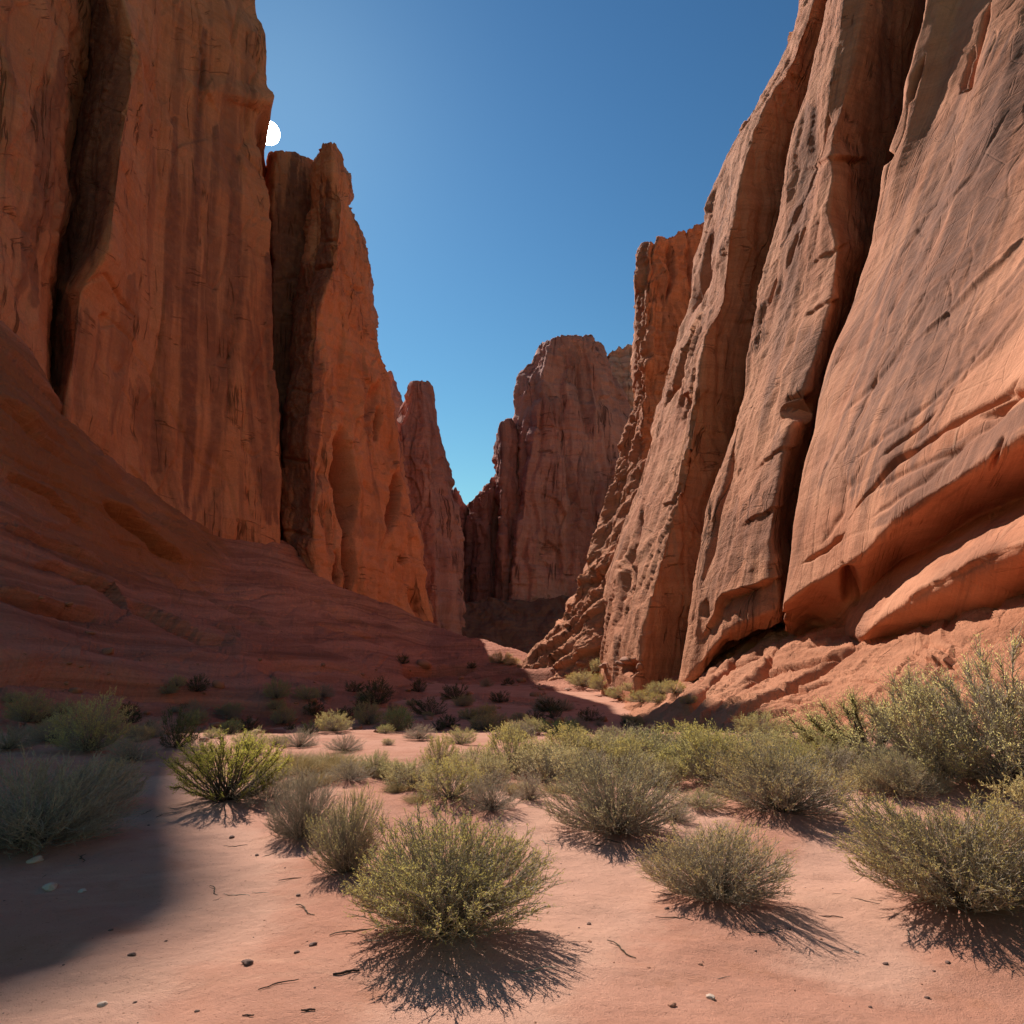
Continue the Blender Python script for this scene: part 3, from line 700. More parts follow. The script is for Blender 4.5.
B3.line([(846, 520), (900, 462), (960, 420), (1010, 390), (1024, 375)], 2.0, .35).dent(1005, 402, 22, 5, .9, rot=-.5)
for (x0, y0, x1, y1) in ((850, 470, 1000, 330), (860, 500, 1024, 395), (840, 420, 930, 300), (880, 330, 960, 190), (870, 520, 960, 440), (830, 480, 880, 360), (940, 400, 1024, 300), (820, 545, 850, 470), (900, 260, 960, 140), (930, 230, 1010, 110)):
    B3.line([(x0, y0), ((x0 + x1) / 2 + 6, (y0 + y1) / 2 + 4), (x1, y1)], 2.2, .13)
B3.dent(850, 588, 8, 14, 1.2).line([(838, 562), (845, 585), (856, 602)], 2.5, .8).ledge([(905, 605), (935, 585), (975, 563), (1024, 545)], 6, .25).dent(997, 452, 3, 14, .7, rot=.3)
B3.paint([(1016, 40), (980, 160), (938, 280), (905, 380), (860, 490)], 42, 1.0, 1.3).paint([(1030, 262), (985, 330), (935, 380)], 18, .8, 1.4)
B3.paint([(870, 528), (930, 482), (990, 440), (1030, 415)], 16, .9, 1.2).paint([(846, 430), (835, 500)], 20, .4, 1.5).paint([(990, 150), (1030, 50)], 30, .8, 1.4)
B3.paint([(935, 583), (975, 560), (1010, 545)], 8, .4, 1.5)
B3.build('buttress', M_sheet, rw)['label'] = 'nearest broad smooth sheet over two undercut ledges'

# ------------------------------------------------------------------ bare rock apron below the right wall
AP = Cage([[(612, 716, 78), (618, 706, 84), (626, 698, 90), (640, 688, 100)], [(640, 728, 54), (652, 712, 60), (668, 696, 66), (690, 674, 76)],
           [(660, 742, 43), (684, 712, 49), (706, 684, 56), (730, 648, 66)], [(720, 748, 36), (745, 702, 43), (765, 664, 50), (785, 622, 58)],
           [(780, 750, 31), (800, 700, 37), (815, 660, 43), (826, 622, 52)], [(865, 752, 25.5), (866, 700, 31), (868, 662, 35), (872, 634, 43)], [(930, 752, 20.5), (930, 690, 25), (932, 650, 28.5), (936, 608, 38)],
           [(1024, 752, 16), (1024, 670, 19.5), (1024, 625, 22.5), (1024, 575, 31)], [(1260, 752, 10.5), (1260, 600, 12.3), (1260, 520, 14), (1260, 430, 20)]],
          step=1.1, aligned=True, cap=False, su=3, sv=4)
AP.rock(.8, big=.3, flute=0, crack=0, strata=.75, fine=.06, seed=16, lay_h=.9, dip=.10, dipx=-.22, facet=.42, fs=1.5, ftall=.5)
for pts, w, d in (([(668, 706), (684, 690), (704, 672)], 4, .5), ([(740, 716), (775, 704), (808, 700)], 5, .5), ([(724, 672), (750, 664), (770, 650)], 5, .6), ([(806, 650), (830, 646), (846, 636)], 5, .5), ([(664, 724), (690, 706), (724, 680), (745, 650), (764, 632)], 8, .9), ([(690, 726), (716, 708), (750, 690), (772, 668), (782, 640)], 8, .9), ([(720, 728), (745, 712), (790, 690), (835, 664), (862, 646)], 9, 1.0),
                  ([(735, 690), (765, 676), (800, 668), (830, 662), (856, 650)], 7, .7), ([(778, 690), (805, 690), (832, 680)], 5, .6), ([(700, 690), (722, 664), (740, 646)], 6, .7), ([(880, 700), (930, 690), (980, 680)], 4, .25),
                  ([(910, 672), (950, 668), (968, 672)], 4, .3), ([(660, 716), (690, 690), (712, 668)], 6, .6), ([(752, 660), (776, 640), (792, 628)], 6, .8), ([(940, 720), (990, 704), (1024, 690)], 4, .2)):
    AP.ledge(pts, w * .5, d * .6); AP.line([(x, y + 1.0) for x, y in pts], 1.3, d * .9)
o = AP.build('slickrock_slope', M_slope); prop(o, label='bare sunlit slickrock slope below the undercut right wall', cat='rock slope', kind='structure')

# ------------------------------------------------------------------ shaded talus on the left
tl = [
 [(-320, 820, 20), (-320, 700, 30), (-320, 470, 50), (-320, 330, 53), (-320, 220, 66), (-320, 60, 74), (-320, -30, 80)],
 [(0, 785, 21), (0, 700, 36), (0, 610, 52), (0, 478, 66), (0, 402, 69), (0, 360, 82), (0, 304, 92)],
 [(30, 788, 21), (30, 702, 37), (30, 620, 54), (30, 500, 70), (30, 425, 73.5), (29, 392, 88), (28, 352, 98)],
 [(60, 788, 21.5), (60, 704, 39), (60, 630, 57), (60, 522, 76), (60, 452, 80), (60, 430, 96), (58, 405, 107)],
 [(150, 786, 22), (150, 712, 44), (150, 650, 64), (150, 562, 99), (150, 522, 103), (150, 509, 122), (150, 496, 137)],
 [(225, 783, 23), (225, 716, 48), (225, 664, 70), (225, 592, 117), (225, 566, 127), (225, 550, 140), (225, 536, 150)],
 [(282, 780, 24), (282, 718, 52), (282, 672, 76), (282, 638, 100), (282, 604, 126), (282, 565, 146), (284, 540, 161)],
 [(340, 776, 25), (340, 722, 54), (340, 685, 80), (340, 660, 102), (340, 632, 126), (340, 606, 150), (340, 586, 168)],
 [(430, 772, 27), (430, 726, 54), (430, 700, 84), (430, 684, 108), (430, 664, 134), (430, 640, 160), (430, 620, 185)],
 [(530, 766, 30), (530, 728, 52), (530, 708, 72), (530, 694, 90), (530, 682, 106), (530, 670, 122), (530, 659, 136)],
 [(600, 762, 32), (600, 734, 48), (600, 721, 58), (600, 712, 68), (600, 704, 77), (600, 696, 86), (600, 689, 94)],
 [(645, 758, 33), (645, 742, 42), (645, 732, 49), (645, 724, 55), (645, 718, 60), (645, 712, 65), (645, 707, 70)],
 [(700, 762, 32), (700, 758, 36), (700, 755, 39), (700, 752, 42), (700, 750, 44), (700, 748, 46), (700, 746, 48)],
]
TL = Cage(tl, step=1.3, aligned=True, cap=False, su=5, sv=3, backrow=(40, 16))
TL.rock(1.5, big=.4, flute=0, crack=0, strata=1.05, fine=.10, seed=17, lay_h=1.5, chip=.06, facet=.17, fs=2.4, ftall=.6)
for pts, w, d in (([(-20, 588), (20, 598), (60, 612), (110, 618)], 14, 3), ([(35, 560), (70, 570), (108, 588), (130, 612)], 6, 3), ([(120, 600), (150, 615), (200, 640), (235, 650)], 6, 2.4),
                  ([(108, 498), (135, 518), (160, 542), (188, 560)], 14, 5.5), ([(50, 412), (90, 452), (150, 508), (200, 545)], 6, 3), ([(-5, 396), (20, 412), (50, 440), (100, 478)], 6, 2.2),
                  ([(230, 640), (290, 665), (350, 680), (400, 690)], 5, 2.0), ([(310, 620), (350, 635), (380, 640)], 5, 2.6), ([(250, 665), (330, 690), (420, 705), (520, 720)], 5, 1.4), ([(0, 686), (80, 688), (200, 702)], 4, 1.2),
                  ([(0, 520), (60, 545), (120, 575)], 5, 1.6), ([(160, 560), (220, 600), (280, 630)], 5, 1.8), ([(300, 585), (340, 612), (400, 640)], 4, 1.6), ([(0, 640), (100, 650), (230, 680)], 4, 1.0),
                  ([(420, 660), (470, 672), (520, 690)], 4, 1.4), ([(180, 690), (260, 712), (330, 722)], 4, .8), ([(440, 690), (520, 704), (580, 716)], 4, 1.0), ([(200, 620), (240, 640)], 4, 1.5), ([(0, 470), (50, 492), (100, 530)], 5, 1.6)):
    q_ = 1.0 if max(p[1] for p in pts) < 662 else .25
    TL.ledge(pts, w * .8, d * .7 * q_); TL.line([(x, y + 2.0) for x, y in pts], 1.6, d * .5 * q_)
TL.paint([(-30, 340), (20, 420), (80, 480), (150, 530), (190, 548)], 34, .95, 1.2, to='tint', fray=.5).paint([(0, 440), (60, 500), (120, 545)], 34, .8, 1.4, to='tint', fray=.5)
o = TL.build('talus_slope', M_talus); prop(o, label='shaded red talus slope of broken ledges under the left cliff', cat='rock slope', kind='structure')
print('rock built', round(time.time() - T0, 1))
# ------------------------------------------------------------------ plants
def tubes(paths, radii, sides=3):
    """paths (n,k,3), radii (n,k) -> verts, quads"""
    n, k, _ = paths.shape
    T = np.gradient(paths, axis=1); T /= np.linalg.norm(T, axis=2, keepdims=True) + 1e-9
    ref = np.where(np.abs(T[..., 2:3]) > .9, np.array([1., 0, 0]), np.array([0, 0, 1.]))
    A = np.cross(T, ref); A /= np.linalg.norm(A, axis=2, keepdims=True) + 1e-9
    B = np.cross(T, A)
    ang = np.arange(sides) / sides * 2 * math.pi
    V = paths[:, :, None] + radii[:, :, None, None] * (A[:, :, None] * np.cos(ang)[None, None, :, None] + B[:, :, None] * np.sin(ang)[None, None, :, None])
    i = np.arange(n * k * sides).reshape(n, k, sides)
    j = np.roll(i, -1, axis=2)
    F = np.stack([i[:, :-1], j[:, :-1], j[:, 1:], i[:, 1:]], -1).reshape(-1, 4)
    return V.reshape(-1, 3), F

def nrm(a): return a / (np.linalg.norm(a, axis=-1, keepdims=True) + 1e-9)

def leaf_mat(name, c_low, c_top, c_odd, trans=.35):
    m, n, l, out = new_mat(name); b = NB(n, l)
    tone = b.attr('tone').outputs['Fac']; odd = b.attr('odd').outputs['Fac']
    info = n.new('ShaderNodeObjectInfo').outputs['Random']
    col = b.mix(b.ramp(tone, .1, .85), c_low, c_top)
    col = b.mix(b.math('MULTIPLY', odd, .75), col, c_odd)
    hs = n.new('ShaderNodeHueSaturation'); l.new(col, hs.inputs['Color'])
    l.new(b.ramp(info, 0, 1, .8, 1.15, False), hs.inputs['Value']); l.new(b.ramp(info, 0, 1, .515, .492, False), hs.inputs['Hue'])
    d = n.new('ShaderNodeBsdfDiffuse'); t = n.new('ShaderNodeBsdfTranslucent')
    l.new(hs.outputs[0], d.inputs[0]); l.new(hs.outputs[0], t.inputs[0])
    mx = n.new('ShaderNodeMixShader'); mx.inputs[0].default_value = trans
    l.new(d.outputs[0], mx.inputs[1]); l.new(t.outputs[0], mx.inputs[2]); l.new(mx.outputs[0], out.inputs[0])
    return m

def stem_mat(name, c_low, c_top):
    m, n, l, out = new_mat(name); b = NB(n, l)
    tone = b.attr('tone').outputs['Fac']
    col = b.mix(b.ramp(tone, .0, .6), c_low, c_top)
    pos = n.new('ShaderNodeNewGeometry').outputs['Position']
    col = b.mix(b.ramp(b.noise(pos, 30, 3), .4, .7, 0, .5), col, tuple(x * .5 for x in c_low))
    p = n.new('ShaderNodeBsdfPrincipled'); l.new(col, p.inputs['Base Color']); p.inputs['Roughness'].default_value = .9
    p.inputs['Specular IOR Level'].default_value = .1
    l.new(p.outputs[0], out.inputs[0]); return m

S_GREY = stem_mat('grey_bark', (.13, .09, .065), (.45, .36, .27))
S_DARK = stem_mat('dark_bark', (.05, .033, .026), (.15, .11, .075))
S_STRAW = stem_mat('straw', (.42, .30, .16), (.70, .54, .30))
L_RABBIT = leaf_mat('rabbitbrush_leaf', (.42, .34, .22), (.66, .50, .16), (.66, .53, .28), .5)
L_SAGE = leaf_mat('sage_leaf', (.42, .345, .25), (.57, .455, .20), (.60, .50, .32), .5)
L_GREY = leaf_mat('grey_leaf', (.38, .285, .215), (.50, .385, .26), (.58, .46, .30), .5)
L_YELLOW = leaf_mat('yellow_leaf', (.52, .43, .075), (.76, .61, .14), (.68, .58, .2), .55)
L_GREEN = leaf_mat('mesquite_leaf', (.46, .385, .19), (.62, .50, .20), (.62, .52, .26), .55)
L_MESQ = leaf_mat('feathery_leaf', (.64, .55, .28), (.86, .72, .28), (.80, .68, .34), .62)
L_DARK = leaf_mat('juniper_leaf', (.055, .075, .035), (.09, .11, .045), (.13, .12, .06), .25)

def bush_meshes(name, seed, h=.62, prim=110, twigs=1500, leaves=18000, leaf_l=.026, leaf_w=.28, low=4, t0=.42, curl=.25,
                stem_r=.006, lump=.35, bare=0.0, smat=None, lmat=None, dead=0.0, sprig=.16, flat=1.0, vase=.40, upb=.12, bareness=.66):
    """a shrub one metre across: stems fanning from one root, twigs near their ends, leaves along the twigs"""
    r = np.random.RandomState(seed)
    az = r.rand(prim) * 2 * math.pi
    el = np.arcsin(np.clip(math.sin(R(low)) + (1 - math.sin(R(low))) * r.rand(prim) ** flat, 0, 1))
    D = np.stack([np.cos(el) * np.cos(az), np.cos(el) * np.sin(az), np.sin(el)], -1)
    cz = vase * h; bz = h - cz                       # crown: an ellipsoid centred above the root
    qa = (D[:, 0] ** 2 + D[:, 1] ** 2) / .25 + D[:, 2] ** 2 / bz ** 2; qb = -2 * D[:, 2] * cz / bz ** 2; qc = cz ** 2 / bz ** 2 - 1
    ell = (-qb + np.sqrt(np.maximum(qb ** 2 - 4 * qa * qc, 0))) / (2 * qa)
    lf = 1 + lump * fbm(D[:, 0] * 1.2 + seed, D[:, 1] * 1.2, D[:, 2] * 1.4, 4)
    Rr = ell * np.clip(lf, .5, 1.3) * (.72 + .28 * r.rand(prim) ** .6)
    K = 9; t = np.linspace(0, 1, K)
    root = r.normal(size=(prim, 3)) * np.array([.022, .022, .0]); root[:, 2] = -.02
    up = np.array([0, 0, 1.0])
    side = r.normal(size=(prim, 3)) * .10
    end = D * Rr[:, None]
    bend = (up * curl * -1 * (1 - D[:, 2:3]) + side) * Rr[:, None]      # sags first, then turns up
    P = root[:, None] + end[:, None] * t[None, :, None] + bend[:, None] * (t * (1 - t))[None, :, None] * 1.1
    P = P + r.normal(size=P.shape) * .007 * t[None, :, None]
    P[..., 2] = np.maximum(P[..., 2], -.02 + .03 * t[None, :])
    rad = stem_r * (.35 + .9 * r.rand(prim))[:, None] * (1.15 - t[None, :]) ** .9 + .0007
    V1, F1 = tubes(P, rad, 4)
    tone1 = np.repeat(np.tile(t, prim), 4)
    # twigs
    pi = r.randint(0, prim, twigs); tt = t0 * .75 + (1 - t0 * .75) * r.rand(twigs) ** .75
    def at(i, tv):
        x = tv * (K - 1); a = np.clip(x.astype(int), 0, K - 2); f = (x - a)[:, None]
        return P[i, a] * (1 - f) + P[i, a + 1] * f, nrm(P[i, a + 1] - P[i, a])
    B0, T = at(pi, tt)
    td = nrm(T + r.normal(size=(twigs, 3)) * .45 + up * upb)
    tl = sprig * (.5 + .9 * r.rand(twigs)) * (.75 + .5 * Rr[pi] / Rr.mean() * .5)
    k2 = np.linspace(0, 1, 4)
    Q = B0[:, None] + td[:, None] * (tl[:, None] * k2)[..., None] + (up * .08 * tl[:, None])[:, None] * (k2 ** 2)[None, :, None]
    Q += r.normal(size=Q.shape) * .004 * k2[None, :, None]
    V2, F2 = tubes(Q, (.0017 * (1.25 - k2))[None] * np.ones((twigs, 1)), 3)
    tone2 = np.repeat((np.clip(.55 + .45 * tt, 0, 1)[:, None] * np.ones(4)).ravel(), 3)
    V = np.concatenate([V1, V2]); F = np.concatenate([F1, F2 + len(V1)])
    stems = mesh_np(name + '_stems', V, F, smat or S_GREY, True, None, {'tone': np.concatenate([tone1, tone2])})
    # leaves along the twigs
    li = r.randint(0, twigs, leaves); ls = r.rand(leaves) ** .8
    keep = r.rand(leaves) > dead * (1 - tt[li])
    li, ls = li[keep], ls[keep]
    q_ = B0[li] / np.array([.5, .5, h]); rad_ = np.linalg.norm(q_, axis=1)
    keep = rad_ + .35 * q_[:, 2] * .5 > bareness + .14 * r.normal(size=len(li))
    li, ls = li[keep], ls[keep]; n = len(li)
    x = ls * 3; a = np.clip(x.astype(int), 0, 2); f = (x - a)[:, None]
    b0 = Q[li, a] * (1 - f) + Q[li, a + 1] * f
    ax = nrm(td[li] + r.normal(size=(n, 3)) * .55 + up * .2)
    ln = leaf_l * (.55 + .8 * r.rand(n))
    w = nrm(np.cross(ax, r.normal(size=(n, 3)))) * (ln * leaf_w)[:, None] * .5
    tip = b0 + ax * ln[:, None]; mid = b0 + ax * (ln * .5)[:, None]
    LV = np.stack([b0, mid + w, tip, mid - w], 1).reshape(-1, 3)
    LF = np.arange(n * 4).reshape(-1, 4)
    pass
    hh = np.clip(np.linalg.norm(b0 * np.array([2, 2, 1 / h]), axis=1) * .62 + .38 * b0[:, 2] / h - .12, 0, 1)
    patch = fbm(b0[:, 0] * 5 + seed, b0[:, 1] * 5, b0[:, 2] * 5, 2)
    tone = np.clip(hh * 1.05 + .25 * patch + r.normal(size=n) * .14 - bare, 0, 1)
    odd = (r.rand(n) < .16) * r.rand(n)
    LV[:, 2] = np.maximum(LV[:, 2], .004)
    leaf = mesh_np(name + '_foliage', LV, LF, lmat, False, None, {'tone': np.repeat(tone, 4), 'odd': np.repeat(odd, 4)})
    return stems, leaf

def grass_mesh(name, seed, n=900, h=.60, spread=.42):
    r = np.random.RandomState(seed)
    az = r.rand(n) * 2 * math.pi; rr = spread * r.rand(n) ** .7
    root = np.stack([rr * np.cos(az), rr * np.sin(az), np.full(n, -.02)], -1)
    d = nrm(np.stack([np.cos(az) * rr * 1.3, np.sin(az) * rr * 1.3, np.full(n, .6)], -1) + r.normal(size=(n, 3)) * .25)
    L = h * (.4 + .7 * r.rand(n)); k = np.linspace(0, 1, 5)
    P = root[:, None] + d[:, None] * (L[:, None] * k)[..., None] + (d * np.array([1, 1, 0]) * L[:, None] * .35)[:, None] * (k ** 2)[None, :, None]
    V, F = tubes(P, (.010 * (1.1 - k))[None] * np.ones((n, 1)), 3)
    return mesh_np(name, V, F, S_STRAW, True, None, {'tone': np.repeat(np.tile(k, n), 3)})

KIND = {}
def kind(key, **kw): KIND[key] = bush_meshes(key, **kw)
kind('rabbit_big', seed=3, h=.66, prim=420, twigs=8000, leaves=85000, leaf_l=.013, lmat=L_RABBIT, low=24, t0=.5, sprig=.07, stem_r=.0036, dead=.45, vase=.47, lump=.25)
kind('sage_a', seed=11, h=.62, prim=380, twigs=5200, leaves=52000, leaf_l=.012, lmat=L_SAGE, low=13, t0=.5, sprig=.08, stem_r=.0032, dead=.6, vase=.40, lump=.25)
kind('sage_b', seed=12, h=.58, prim=340, twigs=5000, leaves=50000, leaf_l=.012, lmat=L_RABBIT, low=15, t0=.52, sprig=.08, stem_r=.0032, dead=.65, bare=.16, vase=.42, lump=.3)
kind('wide', seed=13, h=.60, prim=420, twigs=8000, leaves=85000, leaf_l=.011, lmat=L_RABBIT, low=20, t0=.45, sprig=.075, stem_r=.0036, dead=.45, bare=.08, vase=.44, lump=.35)
kind('grey', seed=14, h=.66, prim=360, twigs=5200, leaves=36000, leaf_l=.011, lmat=L_GREY, low=8, t0=.42, sprig=.09, stem_r=.0028, dead=.5, vase=.40, lump=.25)
kind('yellow', seed=15, h=.72, prim=90, twigs=4200, leaves=56000, leaf_l=.015, lmat=L_YELLOW, smat=S_DARK, low=20, t0=.5, sprig=.07, stem_r=.008, curl=.2, lump=.22, flat=.9, vase=.50)
kind('mesquite', seed=16, h=.70, prim=90, twigs=6500, leaves=42000, leaf_l=.014, lmat=L_MESQ, low=14, t0=.42, sprig=.10, stem_r=.007, curl=.2, lump=.4, vase=.45, bareness=.8)
kind('mesquite_open', seed=17, h=.55, prim=44, twigs=3200, leaves=34000, leaf_l=.013, lmat=L_MESQ, smat=S_DARK, low=18, t0=.58, sprig=.10, stem_r=.012, curl=.3, lump=.5, vase=.50)
kind('mid_a', seed=21, h=.62, prim=150, twigs=2200, leaves=27000, leaf_l=.024, lmat=L_RABBIT, low=6, t0=.42, sprig=.10, stem_r=.0042, dead=.4, bare=.05, vase=.42)
kind('mid_b', seed=22, h=.58, prim=150, twigs=2200, leaves=26000, leaf_l=.024, lmat=L_SAGE, low=6, t0=.42, sprig=.10, stem_r=.0042, dead=.4, vase=.42)
kind('mid_c', seed=23, h=.70, prim=130, twigs=2200, leaves=26000, leaf_l=.024, lmat=L_GREEN, low=8, t0=.42, sprig=.11, stem_r=.0042, dead=.3, vase=.42)
kind('mid_d', seed=24, h=.62, prim=150, twigs=2000, leaves=14000, leaf_l=.019, lmat=L_GREY, low=6, t0=.42, sprig=.10, stem_r=.0042, dead=.5, vase=.40)
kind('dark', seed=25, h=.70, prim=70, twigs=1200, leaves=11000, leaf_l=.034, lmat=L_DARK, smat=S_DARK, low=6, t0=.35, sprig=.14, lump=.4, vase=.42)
GRASS = [grass_mesh('dry_grass_blades', 31), grass_mesh('dry_grass_blades', 32, 700, .5, .5)]
rnd = random.Random(5)

def put_bush(key, name, pos, width, hs, label, cat='shrub', group=None):
    e = empty(name, Vector(pos), rnd.random() * 6.28, label=label, cat=cat, group=group)
    e.scale = (width, width, width * hs)
    st, lf = KIND[key]
    link('stems', st, e); link('foliage', lf, e)
    return e

def px_size(p, wpx):
    dep = p[1] * CP + (p[2] - EYE) * SP
    return wpx / FPX * dep

def bush(key, px, py, wpx, hpx, label, name='sagebrush', group=None, mound=.05):
    p = on_ground(px, py)
    w = px_size(p, wpx); h = px_size(p, hpx)
    h0 = {'rabbit_big': .66, 'sage_a': .62, 'sage_b': .58, 'wide': .6, 'grey': .66, 'yellow': .72, 'mesquite': .7, 'mesquite_open': .55,
          'mid_a': .62, 'mid_b': .58, 'mid_c': .7, 'mid_d': .62, 'dark': .7}[key]
    w *= 1.0 if py > 830 else 1.2
    h *= 1.1 if py > 800 else 1.25
    hs = max(.45, min(1.9, (h - .22 * w * (py - 660) / 300) / (w * h0)))
    if mound: MOUNDS.append((p[0], p[1], w * .5, mound * w)); p[2] += mound * w * .8
    return put_bush(key, name, p, w, hs, label, group=group)

# sunlit plants of the sandy floor
bush('rabbit_big', 447, 938, 212, 132, 'biggest rounded yellow-green rabbitbrush, alone on the open sand', 'rabbitbrush')
bush('sage_b', 346, 874, 78, 78, 'grey-green bush close behind the left shoulder of the biggest rabbitbrush')
bush('grey', 300, 838, 76, 66, 'twiggy grey bush with few leaves, just right of the yellow bush')
bush('yellow', 226, 806, 100, 76, 'bright yellow bush with dark bare trunks, standing alone at the edge of the shade', 'yellow_bush')
bush('grey', 34, 850, 185, 98, 'large grey bush half in shade at the left edge of the photo')
bush('sage_a', 96, 806, 74, 46, 'pale leafy bush catching the sun behind the large grey bush at the left edge')
bush('sage_a', 616, 836, 132, 84, 'round grey-green sagebrush with bare dark lower stems, behind the sandy path')
bush('sage_b', 716, 902, 150, 86, 'spreading low grey sagebrush alone on the right of the sandy path')
bush('sage_b', 782, 816, 116, 74, 'olive fan-shaped bush with a long flat shadow to its right, before the green thicket')
bush('wide', 966, 912, 222, 128, 'largest spreading bush on the right, cut by the photo edge, dark stems leaning left', 'rabbitbrush')
bush('mesquite', 940, 790, 130, 98, 'feathery green mesquite with slanting dark trunks behind the largest right bush', 'mesquite')
bush('mesquite', 1020, 795, 160, 128, 'tallest green mesquite at the right photo edge', 'mesquite')
bush('mesquite_open', 872, 766, 118, 60, 'low green mesquite with thick bare branches leaning left before the slickrock', 'mesquite')
bush('sage_a', 906, 800, 70, 44, 'grey-green bush tucked under the feathery mesquite')
bush('mid_c', 1060, 850, 120, 90, 'dense olive bush right of the largest spreading bush')
bush('mid_d', 846, 786, 66, 36, 'low grey brittle bush under the leaning mesquite branches')
bush('mid_a', 712, 784, 76, 48, 'olive bush with a dark hollow base, left of the fan-shaped bush')
bush('mid_b', 662, 770, 76, 36, 'pale green bush behind the round grey-green sagebrush')
bush('mid_c', 812, 762, 70, 38, 'soft green bush between the fan-shaped bush and the slickrock')
bush('mid_a', 690, 760, 70, 30, 'low yellowish bush at the foot of the broken slabs')
bush('mid_b', 742, 762, 70, 30, 'dull green bush just below the broken slabs of the right wall')
bush('mid_c', 762, 738, 44, 24, 'small dark green bush rooted on the slickrock itself')
bush('mid_d', 491, 810, 52, 40, 'dome-shaped grey-brown bush with a flat shadow on the sand, right of a paler twin')
bush('mid_a', 450, 800, 58, 36, 'paler greenish dome bush touching the grey-brown dome')
bush('mid_b', 412, 790, 46, 28, 'grey-green bush at the left end of the middle row')
bush('mid_a', 440, 768, 32, 26, 'upright pale yellow sprig bush poking above the middle row', 'rabbitbrush')
bush('mid_a', 512, 774, 56, 38, 'tallest yellow-green bush of the middle row, against the shaded slope', 'rabbitbrush')
bush('mid_b', 470, 776, 44, 26, 'grey bush left of the tallest yellow-green one in the middle row')
bush('mid_d', 530, 800, 28, 24, 'tiny brown bush on the sand between the dome bush and the round sagebrush')
bush('mid_b', 546, 784, 60, 38, 'grey-olive bush just left of the round sagebrush')
bush('mid_a', 572, 768, 62, 34, 'yellow-olive bush in the back of the middle row')
bush('mid_b', 606, 764, 60, 32, 'pale grey-green bush at the back, above the round sagebrush')
bush('mid_d', 640, 760, 54, 30, 'silvery bush at the back where the shade of the slope ends')
bush('mid_b', 375, 776, 24, 22, 'small ball-shaped tan bush alone among dry grass')
bush('mid_d', 348, 782, 40, 20, 'flat grey bush in the dry grass patch')
bush('mid_d', 268, 806, 62, 40, 'dim grey bush pressed against the right side of the yellow bush')
bush('mid_d', 676, 822, 34, 24, 'small grey bush at the right foot of the round sagebrush')
bush('mid_b', 700, 808, 44, 20, 'low pale tuft bush in front of the olive bush with the dark base')
bush('mid_d', 890, 776, 50, 26, 'ash-coloured bush below the mesquite with slanting trunks')
for i, (px, py, w, h, k) in enumerate([(488, 784, 40, 28, 'mid_b'), (560, 778, 48, 32, 'mid_c'), (590, 780, 50, 30, 'mid_d'), (628, 776, 50, 32, 'mid_a'), (655, 786, 44, 28, 'mid_b'), (684, 774, 50, 32, 'mid_c'), (726, 776, 56, 36, 'mid_a'), (752, 780, 50, 32, 'mid_b'),
        (800, 782, 54, 34, 'mid_a'), (828, 776, 50, 34, 'mid_b'), (858, 792, 44, 28, 'mid_d'), (880, 800, 50, 32, 'mid_b'), (535, 772, 44, 26, 'mid_d'), (430, 784, 34, 22, 'mid_d'), (396, 780, 30, 18, 'mid_b'), (615, 758, 44, 22, 'mid_c'), (776, 760, 50, 26, 'mid_b'), (700, 750, 40, 18, 'mid_c'), (574, 756, 40, 20, 'mid_b')]):
    bush(k, px, py, w, h, 'small sage bush filling the sunlit band behind the bigger bushes', group='filler bushes of the middle band', mound=.03)
for i, (px, py, w) in enumerate([(286, 770, 44), (306, 772, 46), (330, 768, 40), (346, 770, 40), (362, 776, 34), (318, 784, 36), (388, 778, 26), (272, 776, 32), (296, 790, 26), (420, 802, 24), (520, 792, 26), (648, 782, 28), (864, 786, 30), (725, 792, 24), (398, 792, 22), (560, 792, 26)]):
    p = on_ground(px, py); w = px_size(p, w)
    e = link('dry_grass', GRASS[i % 2]); e.location = Vector(p); e.scale = (w, w, w * .75); e.rotation_euler = (0, 0, rnd.random() * 6)
    prop(e, label='straw-coloured tuft of dry grass on the sunlit sand between the bushes', cat='grass tuft', group='dry grass tufts on the sand')

